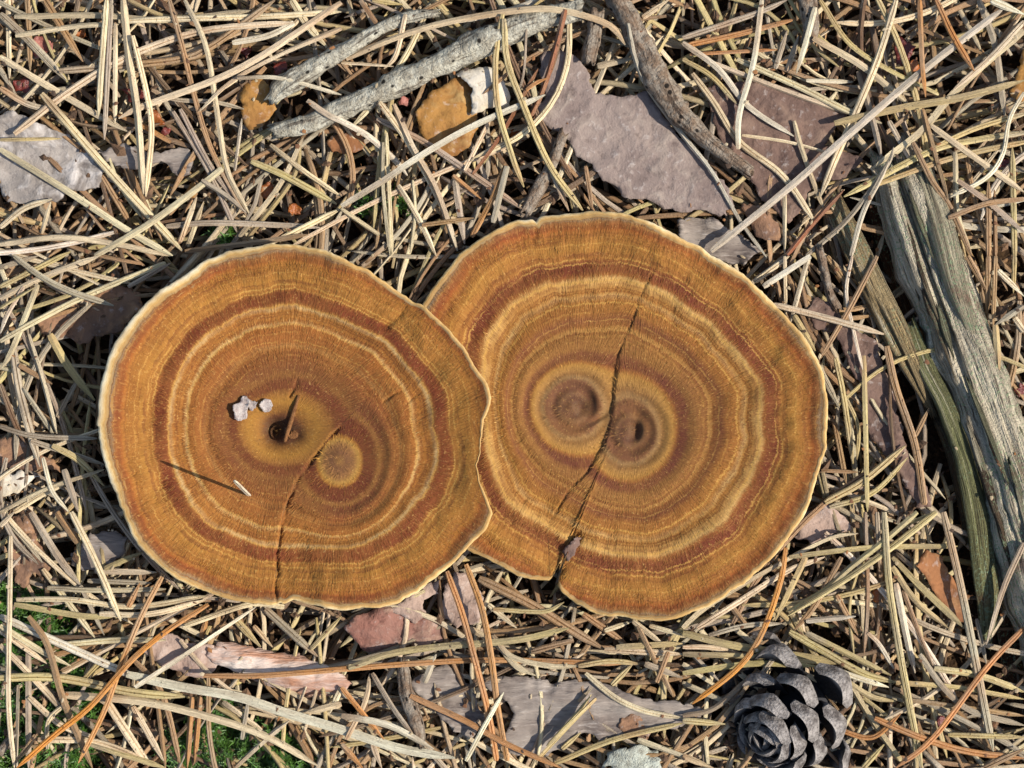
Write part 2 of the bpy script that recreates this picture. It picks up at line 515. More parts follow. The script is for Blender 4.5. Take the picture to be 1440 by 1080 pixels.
def lay(pts, w, d=None, prof=PROF8, nseg=24, photo=False, flex=.35, tip=True, keep_low=None, lift=0.0):
    d = d or w * .55
    L = np.sum(np.linalg.norm(np.diff(np.asarray(pts, float), axis=0), axis=1))
    ns = max(6, int(L / 5))
    q = resample(pts, ns)
    if photo:
        z = np.full(ns, 60.0)
        for _ in range(2):
            f = (H - z) / H
            x = (q[:, 0] - 720) * f; y = (540 - q[:, 1]) * f
            z = stick_z(x, y, d, flex) + lift
        f = (H - z) / H
        x = (q[:, 0] - 720) * f; y = (540 - q[:, 1]) * f
    else:
        x, y = q[:, 0], q[:, 1]
        z = stick_z(x, y, d, flex)
    if keep_low is not None and z.max() > keep_low: return None
    stamp(x, y, z + d * .35, w * .5)
    u = (1 - (1 - np.linspace(0, 1, nseg)) ** 1.35) * (ns - 1)
    I = np.arange(ns)
    xy = np.column_stack([np.interp(u, I, x), np.interp(u, I, y)]); zz = np.interp(u, I, z)
    SEED[0] += 3.17
    r = rng.normal(0, .35) + (math.pi if rng.random() < .4 else 0)
    return needle_geo(xy, zz, w, prof, r, tip, SEED[0], rng.normal(0, .4))

CAPS_C = [(415, 600, 262, 84), (875, 585, 285, 72)]
def under_cap(x, y):
    """(x, y) floor px -> the height litter may reach there"""
    for cx, cy, r, zc in CAPS_C:
        X, Y = P(cx, cy, zc)
        if (x - X) ** 2 + (y - Y) ** 2 < (r * 1.0) ** 2: return zc - 25
    return None

HOLLOW = np.array([(1225, 300), (1262, 380), (1300, 460), (1335, 560), (1365, 660), (1395, 760), (1412, 860), (1425, 960)], float)
def hollow(pts):
    q = resample(pts, 12); X = q[:, 0] / .985 + 720; Y = 540 - q[:, 1] / .985
    l = resample(HOLLOW, 50)
    return np.min(np.hypot(X[:, None] - l[None, :, 0], Y[:, None] - l[None, :, 1]), axis=1)
def bottom_litter():
    st = Stuff()
    mix = ['b', 'b', 'd', 'g', 'y', 's', 'y', 's', 'b', 's', 'g']
    def one(cx, cy, nseg):
        if in_moss(cx + 720, 540 - cy) and rng.random() < .5: return
        L = rng.uniform(130, 390); w = rng.uniform(5.4, 9.2)
        pts = random_path(cx, cy, L, rng.uniform(0, 2 * math.pi))
        if nseg == 10 and rng.random() < .86 and np.any((hollow(pts) < 34)): return
        tn = tone_of(mix[rng.integers(len(mix))], .2)
        for k in range(2 if rng.random() < .3 else 1):       # some still in pairs, joined at the base
            if k:
                a = rng.normal(0, .16); d = pts - pts[0]
                pts = pts[0] + d @ np.array([[math.cos(a), math.sin(a)], [-math.sin(a), math.cos(a)]]) * rng.uniform(.8, 1.05)
            g = lay(pts, w, prof=PROF6, nseg=nseg, flex=.6, keep_low=under_cap(cx, cy) or 80)
            if g is None: return
            st.add(*g, tn)
    for _ in range(2600):
        cx, cy = rng.uniform(-1450, 1450), rng.uniform(-1250, 1250)
        if abs(cx) < 860 and abs(cy) < 680: continue
        one(cx, cy, 7)
    for _ in range(3900):
        one(rng.uniform(-860, 860), rng.uniform(-680, 680), 10)
    o = st.build('needle_litter', M['needle'])
    tag(o, 'dense mat of decayed brown pine needles covering the forest floor', 'needle litter', kind='stuff')
bottom_litter()
print('pile after bottom', np.percentile(HM, [5, 50, 90, 99]))

# crumbs of bark lying in the gaps
def crumbs():
    v = []; f = []; n = 0
    base = np.array([(1, 0, 0), (0, 1, 0), (-1, 0, 0), (0, -1, 0), (0, 0, 1), (0, 0, -1)], float)
    bf = np.array([(0, 1, 4), (1, 2, 4), (2, 3, 4), (3, 0, 4), (1, 0, 5), (2, 1, 5), (3, 2, 5), (0, 3, 5)])
    for _ in range(2600):
        x, y = rng.uniform(-900, 900), rng.uniform(-700, 700)
        if (x + 720 - 905) ** 2 + (540 - y - 195) ** 2 < 150 ** 2 or (x + 720 - 1110) ** 2 + (540 - y - 190) ** 2 < 90 ** 2 or (x + 720 - 820) ** 2 + (540 - y - 1000) ** 2 < 110 ** 2: continue
        r = rng.uniform(3, 9) * (1.6 if rng.random() < .12 else 1)
        a = rng.uniform(0, 6.28); c, s = math.cos(a), math.sin(a)
        b = base * rng.uniform(.6, 1.3, (6, 3)) * [r, r * rng.uniform(.4, .9), r * .4]
        b[:, :2] = b[:, :2] @ np.array([[c, s], [-s, c]])
        z = float(hget([x], [y])[0])
        v.append(b + [x, y, z]); f.append(bf + n); n += 6
    o = mesh_obj('bark_crumbs', np.vstack(v), np.vstack(f), M['crumb'], smooth=False)
    tag(o, 'dark crumbs of bark scattered between the pine needles', 'bark crumbs', kind='stuff')
crumbs()

# moss tufts
def moss():
    v = []; f = []; c = []; n = 0
    for mx, my, r in MOSS:
        for _ in range(int(r * 6.5)):
            a, q = rng.uniform(0, 6.28), r * math.sqrt(rng.random())
            x0, y0 = P(mx + q * math.cos(a), my + q * math.sin(a), 20)
            z0 = float(hget([x0], [y0])[0]) * .6 - 2
            hgt = rng.uniform(20, 36) * (1.15 - .5 * q / r)
            tone = np.array(C(74, 108, 40)) * rng.uniform(.5, 1.5) * (1, 1, rng.uniform(.6, 1.3))
            lean = rng.normal(0, 6, 2)
            for lf in range(9):                       # shoots with small pointed leaves
                u = .25 + .75 * lf / 8
                bx, by, bz = x0 + lean[0] * u, y0 + lean[1] * u, z0 + hgt * u
                an = lf * 2.4 + a; ll = rng.uniform(7, 11)
                dx, dy = math.cos(an), math.sin(an)
                v += [(bx - dy * 1.1, by + dx * 1.1, bz), (bx + dy * 1.1, by - dx * 1.1, bz), (bx + dx * ll, by + dy * ll, bz + ll * .5)]
                f.append((n, n + 1, n + 2)); n += 3; c += [np.append(tone, 1)] * 3
    o = mesh_obj('moss', np.array(v), np.array(f), M['moss'], smooth=False, attrs={'tone': ('FLOAT_COLOR', np.array(c))})
    tag(o, 'bright green moss shoots growing between the fallen needles', 'moss', kind='stuff')
moss()

# ------------------------------------------------------------------ flakes (bark, scales, leaf scraps)
def flake(name, poly, mat, label, cat, z=None, thick=5, bump=4, curl=0.0, curl_dir=0.0, tilt=(0, 0), rag=2.8, step=6, sink=4, group=None, drape=.35, dome=0.0, stampit=True):
    poly = np.array(poly, float)
    edge = []
    m = len(poly)
    for i in range(m):
        a, b = poly[i], poly[(i + 1) % m]
        k = max(1, int(np.linalg.norm(b - a) / (step * .55)))
        for q in range(k):
            edge.append(a + (b - a) * q / k)
    edge = np.array(edge)
    ph = rng.uniform(0, 50)
    ar = np.arange(len(edge))
    edge = edge + np.column_stack([(vnoise(ar * .55, ar * 0 + ph, 5) - .5), (vnoise(ar * .55, ar * 0 + ph, 8) - .5)]) * rag * 2
    edge = edge + np.column_stack([(vnoise(ar * .13, ar * 0 + ph, 15) - .5), (vnoise(ar * .13, ar * 0 + ph, 18) - .5)]) * rag * 3.2 + rng.uniform(-.5, .5, edge.shape) * rag * .5
    lo, hi = edge.min(0), edge.max(0)
    ins = []
    e0, e1 = edge, np.roll(edge, -1, 0)
    for x in np.arange(lo[0], hi[0], step):
        for y in np.arange(lo[1], hi[1], step):
            px, py = x + rng.uniform(-2, 2), y + rng.uniform(-2, 2)
            cond = ((e0[:, 1] > py) != (e1[:, 1] > py))
            with np.errstate(divide='ignore', invalid='ignore'):
                xc = (e1[:, 0] - e0[:, 0]) * (py - e0[:, 1]) / (e1[:, 1] - e0[:, 1]) + e0[:, 0]
            if (np.sum(cond & (px < xc)) % 2) and np.min(np.hypot(edge[:, 0] - px, edge[:, 1] - py)) > step * .45:
                ins.append((px, py))
    ne = len(edge)
    pts = [Vector(p) for p in edge] + [Vector(p) for p in ins]
    vo, _, fo, _, _, _ = delaunay_2d_cdt(pts, [(i, (i + 1) % ne) for i in range(ne)], [list(range(ne))], 1, 1e-4)
    vo = np.array([tuple(p) for p in vo]); fo = [tuple(t) for t in fo]
    c = poly.mean(0)
    f0 = (H - 60) / H
    hx, hy = (vo[:, 0] - 720) * f0, (540 - vo[:, 1]) * f0
    hh = hget(hx, hy)
    if z is None: z = np.percentile(hh, 93) - sink * .6
    loc = np.column_stack([vo[:, 0] - c[0], c[1] - vo[:, 1]])
    dd = loc[:, 0] * math.cos(curl_dir) + loc[:, 1] * math.sin(curl_dir)
    rad = max(np.abs(dd).max(), 1)
    zz = z + (fbm(vo[:, 0] / 34 + ph, vo[:, 1] / 34, 4) - .5) * bump * 2 + curl * (dd / rad) ** 2 + loc @ np.array(tilt)
    rr = np.hypot(loc[:, 0], loc[:, 1]); zz += dome * (1 - (rr / rr.max()) ** 2)
    zz += bump * .38 * smooth01(.55, .60, fbm(vo[:, 0] / 42 + ph, vo[:, 1] / 42 + 7, 31)) + bump * .22 * smooth01(.62, .66, fbm(vo[:, 0] / 22 + ph, vo[:, 1] / 22 + 3, 37)) + (vnoise(vo[:, 0] / 5, vo[:, 1] / 5, 3) - .5) * bump * .3
    zz += drape * np.clip(hh - z, -14, 10) * .5
    f = (H - zz) / H
    X, Y = (vo[:, 0] - 720) * f, (540 - vo[:, 1]) * f
    n = len(vo)
    top = np.column_stack([X, Y, zz]); bot = np.column_stack([X, Y, zz - thick])
    bc = {}
    for t in fo:
        for a, b in zip(t, t[1:] + t[:1]): bc[(a, b)] = 1
    faces = []
    # orientation: px y is flipped, so reverse
    for t in fo: faces.append(tuple(reversed(t))); faces.append(tuple(i + n for i in t))
    for (a, b) in bc:
        if (b, a) not in bc: faces.append((a, b, b + n, a + n))
    o = mesh_obj(name, np.vstack([top, bot]), faces, mat, smooth=False)
    me = o.data
    sm = np.zeros(len(me.polygons), bool); sm[:2 * len(fo)] = True
    me.polygons.foreach_set('use_smooth', sm)
    tag(o, label, cat, group)
    if stampit: stamp(X, Y, zz, step * .75)
    return o

T = {1: (0, 0), 2: (480, 0), 3: (960, 0), 4: (0, 360), 5: (480, 360), 6: (960, 360), 7: (0, 720), 8: (480, 720), 9: (960, 720)}
def tp(t, pts):
    ox, oy = T[t]
    return [(ox + x / 3.0, oy + y / 3.0) for x, y in pts]

def flakes_low():
    G = 'bark flakes in the litter'
    flake('bark_flake', tp(3, [(100, 370), (260, 340), (420, 370), (560, 400), (690, 490), (640, 560), (600, 620), (760, 660), (700, 740), (560, 760), (480, 900), (440, 950), (330, 820), (240, 700), (140, 560)]), M['bark_dark'], 'dark violet-brown bark flake under the long white needle', 'bark', thick=6, group=G, sink=-4)
    flake('bark_flake', tp(2, [(840, 240), (870, 210), (960, 215), (1010, 260), (1040, 350), (1070, 395), (1170, 400), (1270, 385), (1330, 440), (1440, 570), (1560, 700), (1640, 790), (1660, 860), (1610, 920), (1480, 885), (1330, 870), (1200, 830), (1110, 765), (1060, 690), (990, 660), (955, 600), (940, 570), (850, 530), (820, 480), (870, 400), (850, 320)]), M['bark_violet'], 'large smooth violet-grey bark flake between two twigs', 'bark', thick=7, group=G, bump=2.2, sink=-7)
    flake('bark_flake', tp(1, [(-30, 490), (60, 480), (180, 530), (300, 590), (400, 640), (450, 700), (420, 780), (290, 800), (250, 850), (120, 860), (0, 820), (-60, 700)]), M['bark_pale'], 'pale grey curled bark flake crossed by shadow stripes', 'bark', thick=6, curl=10, curl_dir=1.9, group=G, bump=6)
    flake('bark_flake', tp(1, [(420, 640), (520, 610), (640, 650), (760, 610), (815, 660), (800, 740), (740, 720), (650, 690), (560, 705), (450, 690)]), M['bark_grey'], 'narrow grey bark strip with wavy edge beside pale curled flake', 'bark', thick=5, group=G, bump=6)
    flake('bark_flake', tp(4, [(160, 290), (230, 190), (340, 170), (480, 120), (600, 160), (610, 230), (520, 300), (460, 340), (380, 350), (340, 380), (290, 340), (200, 325)]), M['bark_brown'], 'pinkish brown bark flake half shaded by the mushroom cap', 'bark', thick=6, group=G, bump=4)
    flake('bark_flake', tp(7, [(300, 170), (380, 85), (480, 75), (545, 110), (530, 170), (470, 200), (440, 250), (380, 245), (290, 230)]), M['bark_grey'], 'small grey bark flake in the shade below the funnel cap', 'bark', thick=5, group=G)
    flake('bark_flake', tp(8, [(10, 480), (60, 440), (180, 400), (330, 380), (350, 450), (430, 470), (440, 540), (360, 560), (280, 545), (230, 570), (140, 600), (80, 570), (40, 520)]), M['bark_red'], 'reddish curled bark flake with a hole beside it under the cap edge', 'bark', thick=7, curl=-12, curl_dir=1.2, group=G, bump=8)
    flake('bark_flake', tp(8, [(200, 420), (330, 320), (410, 290), (400, 350), (340, 370), (350, 440), (300, 470)]), M['bark_pink'], 'thin pink bark scrap tucked under the cap edge', 'bark', thick=4, group=G)
    flake('bark_flake', tp(8, [(410, 440), (430, 300), (480, 260), (560, 270), (600, 380), (570, 460), (490, 480)]), M['bark_pink'], 'tan rounded bark scrap behind the pair of orange needles', 'bark', thick=4, group=G, bump=6)
    flake('bark_flake', tp(7, [(600, 590), (690, 520), (800, 560), (900, 560), (930, 640), (880, 700), (780, 680), (680, 650)]), M['bark_pink'], 'flat pinkish bark flake beside white papery roll', 'bark', thick=5, group=G, sink=0)
    flake('bark_roll', tp(7, [(870, 600), (920, 550), (1050, 570), (1180, 590), (1260, 590), (1330, 630), (1440, 680), (1480, 720), (1430, 760), (1300, 780), (1150, 740), (1000, 680), (900, 640)]), M['bark_paper'], 'peeling white and salmon papery bark roll', 'bark', thick=6, curl=-26, curl_dir=1.35, group=G, bump=6, sink=-6)
    flake('bark_flake', tp(8, [(600, 720), (680, 700), (900, 710), (1100, 730), (1260, 780), (1440, 800), (1560, 830), (1480, 890), (1300, 920), (1090, 965), (1040, 920), (930, 1000), (820, 1030), (700, 1020), (690, 940), (720, 850), (660, 760)]), M['bark_grey'], 'broad grey fibrous bark flake with a round needle shadow', 'bark', thick=7, group=G, bump=6, sink=0)
    flake('bark_flake', tp(8, [(290, 730), (420, 650), (500, 690), (560, 760), (600, 880), (560, 950), (450, 900), (380, 830)]), M['bark_grey'], 'small crumpled grey bark flake beside the broad fibrous one', 'bark', thick=6, group=G, bump=10)
    flake('bark_flake', tp(6, [(560, 160), (640, 200), (720, 300), (800, 350), (840, 470), (890, 560), (930, 760), (1020, 960), (1060, 1070), (990, 1060), (900, 900), (800, 760), (750, 650), (740, 530), (680, 420), (640, 330), (560, 300), (520, 220)]), M['bark_dark'], 'long narrow violet bark strip beside the rotten branch', 'bark', thick=6, group=G, bump=7, sink=0)
    flake('bark_flake', tp(9, [(470, 100), (520, 0), (620, -50), (700, 10), (720, 90), (640, 95), (560, 130), (490, 120)]), M['bark_pink'], 'pale tan bark scrap at the cap edge near the branch', 'bark', thick=4, group=G)
    flake('bark_flake', tp(4, [(-20, 770), (90, 760), (230, 860), (250, 910), (120, 900), (-20, 890)]), M['bark_brown'], 'brown wood chip beside a white scrap', 'bark', thick=6, group=G)
    flake('bark_flake', tp(4, [(-20, 940), (90, 905), (170, 935), (90, 1000), (-20, 1030)]), M['scale_white'], 'bright white bark scrap beside a brown wood chip', 'bark', thick=3, group=G)
    flake('wood_chip', tp(7, [(50, 20), (130, 0), (150, 120), (220, 230), (190, 290), (130, 250), (100, 310), (60, 290), (40, 170)]), M['bark_brown'], 'forked brown fibrous wood chip above the moss', 'wood', thick=8, bump=10)
    # scales and leaves
    flake('bark_scale', tp(2, [(320, 460), (380, 390), (470, 330), (530, 310), (560, 420), (580, 540), (540, 620), (450, 665), (380, 620), (340, 560)]), M['scale_ochre'], 'large rounded ochre scale with a white papery half', 'scale', thick=4, dome=8, group=G, sink=-2)
    flake('bark_scale', tp(2, [(500, 310), (560, 290), (650, 300), (710, 370), (700, 440), (600, 470), (555, 475), (545, 400)]), M['scale_white'], 'white papery scale against the ochre one', 'scale', thick=3, dome=8, group=G, sink=-8)
    flake('bark_scale', tp(1, [(1010, 420), (1030, 350), (1100, 330), (1150, 400), (1160, 470), (1110, 530), (1050, 545), (1020, 490)]), M['scale_ochre'], 'small orange-brown scale at the end of the lichen twigs', 'scale', thick=4, dome=6, group=G, sink=-2)
    flake('bark_scale', tp(1, [(1380, 590), (1440, 560), (1520, 540), (1540, 620), (1470, 650), (1400, 640)]), M['leaf_orange'], 'brown scale beneath the long lichen twig', 'scale', thick=4, group=G)
    flake('dry_leaf', tp(9, [(990, 210), (1040, 160), (1100, 190), (1130, 260), (1170, 330), (1220, 340), (1190, 380), (1200, 470), (1160, 460), (1100, 390), (1040, 320)]), M['leaf_orange'], 'curled orange-brown dry leaf scrap beside the rotten branch', 'leaf', thick=3, curl=16, curl_dir=.5, sink=-6)
    flake('dry_leaf', tp(3, [(1380, 400), (1440, 210), (1500, 200), (1520, 420), (1420, 430)]), M['scale_ochre'], 'ochre leaf scrap lying under needles at the thin curved needle', 'leaf', thick=3, dome=5)
    flake('dry_leaf', tp(3, [(250, 860), (330, 870), (420, 960), (400, 1010), (300, 1000)]), M['bark_brown'], 'small brown scrap below the dark violet bark', 'leaf', thick=3, dome=5)
    flake('lichen_chip', tp(8, [(1100, 1080), (1140, 1010), (1250, 985), (1340, 1010), (1360, 1090), (1240, 1120)]), M['crust'], 'whitish crusty lichen chip beside the pine cone', 'lichen', thick=8, bump=10, sink=-4)
    flake('bark_flake', tp(8, [(1180, 860), (1220, 850), (1330, 900), (1300, 960), (1170, 910)]), M['bark_brown'], 'small brown bark chip near the lichen chip', 'bark', thick=5, group=G)
    flake('bark_flake', tp(3, [(-20, 920), (120, 930), (230, 980), (330, 1060), (260, 1120), (100, 1080), (0, 1030)]), M['bark_grey'], 'crumbly grey bark chip against the cap top edge', 'bark', thick=8, bump=12, group=G)
    # bud scales
    B = 'shiny bud scales in the litter'
    def bud(t, x, y, r, m, lab, n=9):
        a0 = rng.uniform(0, 6)
        pts = [(x + r * 3 * math.cos(a0 + i * 6.283 / n) * rng.uniform(.45, 1.25), y + r * 3 * math.sin(a0 + i * 6.283 / n) * rng.uniform(.45, 1.25)) for i in range(n)]
        flake('bud_scale', tp(t, pts), M[m], lab, 'bud scale', thick=3, dome=1.5, rag=2.4, step=4, group=B, sink=4, bump=11, curl=rng.uniform(-6, 8), curl_dir=rng.uniform(0, 3))
    bud(1, 180, 185, 18, 'bud_pink', 'pink papery bud scale under the crossing straw needles')
    bud(1, 100, 370, 17, 'bud_red', 'dark red shiny bud scale below the pink one')
    bud(1, 335, 150, 10, 'bud_amber', 'amber crumbly bud scale between upright needles')
    bud(1, 1030, 220, 10, 'bud_red', 'small red-brown bud scale near the orange-brown scale')
    bud(1, 560, 400, 16, 'bud_red', 'dark red bud scale behind the upright needle pair')
    bud(1, 650, 500, 14, 'bud_amber', 'amber bud scale behind the upright needle pair')
    bud(1, 700, 560, 8, 'bud_red', 'tiny red bud scale at the narrow grey bark strip')
    bud(1, 1245, 885, 9, 'bud_amber', 'small amber bud scale above the funnel cap')
    bud(1, 1130, 815, 12, 'bud_amber', 'orange bud scale between crossing needles')
    bud(1, 1180, 290, 14, 'bud_red', 'red-brown scale beside the shorter lichen twig')
    bud(1, 800, 810, 10, 'scale_ochre', 'pale ochre bud scale under the diagonal needle')
    bud(3, 930, 210, 24, 'bud_red', 'deep red crumpled bud scale behind the long white needle')
    bud(3, 960, 290, 14, 'bud_amber', 'orange bud scale touching the deep red one')
    bud(3, 1360, 690, 8, 'bud_red', 'red bud scale beside the thin curved needle')
    bud(2, 745, 570, 11, 'bud_amber', 'orange bud scale at the tip of the red-brown needle')
    bud(2, 270, 430, 9, 'bud_pink', 'pinkish curled bud scale against the ochre scale')
    bud(6, 1430, 570, 9, 'bud_red', 'red bud scale on the far side of the rotten branch')
    bud(9, 820, 360, 12, 'bud_amber', 'brown bud scale between the cone and the dry leaf')
    bud(9, 1090, 885, 8, 'bud_red', 'small red bud scale crossed by the pinkish needle')
    bud(7, 950, 935, 12, 'bud_red', 'red-brown bud scale beside the moss shoots')
flakes_low()
print('pile after flakes', np.percentile(HM, [5, 50, 90, 99]))

# ------------------------------------------------------------------ needles one by one
LAND = [('the funnel cap with white crumbs', 415, 600, 262), ('the twin-centred cap', 875, 585, 288), ('the pine cone', 1112, 1010, 95),
        ('the large violet bark flake', 900, 200, 110), ('the dark violet bark flake', 1110, 190, 90), ('the rotten branch', 1290, 380, 90),
        ('the rotten branch', 1370, 620, 100), ('the rotten branch', 1400, 850, 80), ('the pale curled bark flake', 60, 235, 90), ('the long lichen twig', 600, 100, 110), ('the shorter lichen twig', 460, 80, 70),
        ('the brown knotted twig', 960, 110, 80), ('the broad fibrous bark flake', 800, 1000, 120), ('the papery bark roll', 400, 945, 80),
        ('the moss shoots', 70, 960, 110), ('the moss shoots', 330, 1045, 60), ('the orange dry leaf', 1325, 830, 50), ('the reddish bark flake', 550, 885, 60), ('the ochre scale', 630, 165, 55),
        ('the pinkish brown bark flake', 130, 440, 60), ('the forked wood chip', 40, 770, 50), ('the red bud scales', 70, 80, 70), ('the deep red bud scale', 1270, 75, 60),
        ('the violet bark strip', 1220, 560, 80)]
TN = {'s': 'straw-coloured', 'y': 'yellow-green', 'p': 'bleached pale', 'g': 'weathered grey', 'b': 'dull brown', 'o': 'orange-brown', 'O': 'bright orange', 'd': 'dark brown', 'r': 'red-brown'}
def needle_label(pts, w, c):
    p = np.array(pts, float)
    L = np.sum(np.linalg.norm(np.diff(p, axis=0), axis=1)); ch = np.linalg.norm(p[-1] - p[0])
    d = p[-1] - p[0]
    q = resample(pts, 9)
    best = min(LAND, key=lambda l: np.min(np.hypot(q[:, 0] - l[1], q[:, 1] - l[2])) - l[3])
    gap = np.min(np.hypot(q[:, 0] - best[1], q[:, 1] - best[2])) - best[3]
    iscap = 'cap' in best[0]
    rel = ('beside' if iscap else 'lying across') if gap < -best[3] * .25 else ('beside' if gap < 30 else 'near')
    size = 'long' if L > 300 else ('short broken' if L < 110 else 'half-length' if L < 190 else '')
    shape = 'curved' if ch / L < .965 else ('slightly bent' if ch / L < .992 else 'straight')
    wd = 'thin' if w < 7.5 else ('broad' if w >= 12 else '')
    if rel != 'lying across' and L > 120:
        u = np.array([best[1], best[2]]) - q[4]
        al = abs(np.dot(u, d)) / (np.linalg.norm(u) * np.linalg.norm(d) + 1e-6)
        end = ', pointing towards it' if al > .9 else (', passing it sideways' if al < .4 else '')
    else: end = ''
    lab = ' '.join(x for x in [size, wd, shape, TN[c], 'pine needle', rel, best[0]] if x)
    return lab + end if len((lab + end).split()) <= 16 else lab

LAID = []
NGRP = 'fallen pine needles in the litter'
def needle(pts, w=10, c='s', label=None, flex=.45, tip=True, lift=0.0, nseg=26):
    w = w * .92
    g = lay(pts, w, nseg=nseg, photo=True, flex=flex, tip=tip, lift=lift)
    v, f, uv = g
    tn = tone_of(c)
    o = mesh_obj('pine_needle', v, f, M['needle'], attrs={'nuv': ('FLOAT_VECTOR', uv), 'tone': ('FLOAT_COLOR', tone_along(tn, uv))})
    o.data.set_sharp_from_angle(angle=math.radians(38))
    tag(o, label or needle_label(pts, w, c), 'pine needle', NGRP)
    LAID.append((o, resample(pts, 14), c))
    return o

def free(x, y):
    for cx, cy, r, _ in CAPS_C:
        if (x - cx) ** 2 + (y - cy) ** 2 < (r * .96) ** 2: return False
    return True
CLEAR = [(900, 200, 105), (630, 165, 55), (1110, 185, 60), (820, 1000, 70), (1110, 1010, 100), (1340, 560, 60), (1300, 400, 60), (1400, 760, 60), (1370, 850, 40), (1325, 830, 40), (60, 235, 75), (205, 225, 55), (1100, 220, 80), (420, 940, 60), (550, 880, 60)]
def scatter_needles(n):
    k = 0
    mix = ['s', 'y', 's', 'g', 'b', 'y', 's', 'p', 'g', 'b', 'd']
    while k < n:
        x, y = rng.uniform(-20, 1460), rng.uniform(-20, 1100)
        L = rng.uniform(150, 340); a = rng.uniform(0, math.pi)
        pts = random_path(x, y, L, a)
        if not all(free(*p) for p in pts): continue
        if any((p[0] - cx) ** 2 + (p[1] - cy) ** 2 < r * r for p in pts for cx, cy, r in CLEAR): continue
        if in_moss(x, y) and rng.random() < .7: continue
        c = mix[rng.integers(len(mix))]
        needle([tuple(p) for p in pts], rng.uniform(6.5, 9.5), c, nseg=18); k += 1
scatter_needles(60)

# ------------------------------------------------------------------ bars: twigs and rotten wood
def bar_geo(pts, zs, ws, hs, k=24, groove=.12, lump=.06, jag=0.0, seed=0, glen=400.0, knob=0.0, step=7.0, flat=0.0):
    """irregular grooved bar along photo points; ws, hs half width / half height per point"""
    p = np.column_stack([np.asarray(pts, float), zs, ws, hs])
    L = np.sum(np.linalg.norm(np.diff(p[:, :2], axis=0), axis=1)); n = max(8, int(L / step))
    q = resample(p, n)
    z = q[:, 2]; f = (H - z) / H
    c = np.column_stack([(q[:, 0] - 720) * f, (540 - q[:, 1]) * f, z])
    t = np.gradient(c, axis=0); t /= np.linalg.norm(t, axis=1)[:, None]
    side = np.cross(t, [0, 0, 1.0]); side /= np.linalg.norm(side, axis=1)[:, None]
    up = np.cross(side, t)
    s = np.concatenate([[0], np.cumsum(np.linalg.norm(np.diff(c, axis=0), axis=1))])
    th = np.arange(k) * 2 * math.pi / k
    TH, SS = np.meshgrid(th, s)
    per = 7.0
    def cyc(freq, sl, sd):
        a = vnoise(TH * freq / (2 * math.pi) * per, SS / sl, sd)
        b = vnoise((TH - 2 * math.pi) * freq / (2 * math.pi) * per, SS / sl, sd)
        w = TH / (2 * math.pi)
        return a * (1 - w) + b * w - .5
    r = 1 + groove * 2 * cyc(1.3, glen, seed) + groove * 1.6 * cyc(3, glen * .6, seed + 1) - groove * 2.6 * np.clip((cyc(4.5, glen * .35, seed + 5) - .18) / .2, 0, 1) + lump * 2 * cyc(.5, 45, seed + 2) + lump * cyc(1.5, 12, seed + 3)
    if knob:
        kb = np.clip((vnoise(TH * 1.6, SS / 13, seed + 9) - .68) / .25, 0, 1); r += knob * kb * np.sin(TH / 2)
    cx, cz = np.cos(TH), np.sin(TH)
    if flat: cz = np.sign(cz) * np.abs(cz) ** (1 - flat); cx = np.sign(cx) * np.abs(cx) ** (1 - flat)
    v = c[:, None, :] + side[:, None, :] * (cx * r * q[:, 3][:, None])[..., None] + up[:, None, :] * (cz * r * q[:, 4][:, None])[..., None]
    if jag:
        for e, sg in ((0, -1), (-1, 1)):
            off = jag * (vnoise(th * 1.9 + 3, th * 0 + seed, 3) * 1.4 + rng.uniform(-.3, .3, k))
            v[e] += t[e] * sg * off[:, None]
            v[e] = c[e] + (v[e] - c[e])
    v = v.reshape(-1, 3)
    i = np.arange(n - 1)[:, None] * k; j = np.arange(k)[None]; j2 = (j + 1) % k
    F = [tuple(x) for x in np.stack([i + j, i + j2, i + k + j2, i + k + j], -1).reshape(-1, 4)]
    cap0 = c[0] + t[0] * 4; cap1 = c[-1] - t[-1] * 4
    v = np.vstack([v, cap0, cap1]); a, b = len(v) - 2, len(v) - 1
    for jj in range(k):
        F.append((a, (jj + 1) % k, jj)); F.append((b, (n - 1) * k + jj, (n - 1) * k + (jj + 1) % k))
    uv = np.vstack([np.stack([SS.ravel(), TH.ravel() * 2.2, np.full(n * k, seed * 1.7)], -1), [[0, 0, seed], [0, 0, seed]]])
    return v, F, uv, (c, q)

def bar(name, pts, zs, ws, hs, mat, parent=None, tone=(160, 146, 120), **kw):
    v, F, uv, (c, q) = bar_geo(pts, zs, ws, hs, **kw)
    o = mesh_obj(name, v, F, mat, parent, attrs={'nuv': ('FLOAT_VECTOR', uv), 'tone': ('FLOAT_COLOR', np.tile(np.append(C(*tone), 1), (len(v), 1)))})
    stamp(c[:, 0], c[:, 1], c[:, 2] + q[:, 4] * .8, float(np.mean(ws)) * .8)
    return o

def rest(pts, half, extra=0):
    q = resample(pts, 40)
    x, y = (q[:, 0] - 720) * .982, (540 - q[:, 1]) * .982
    return np.percentile(hget(x, y), 80) + half + extra

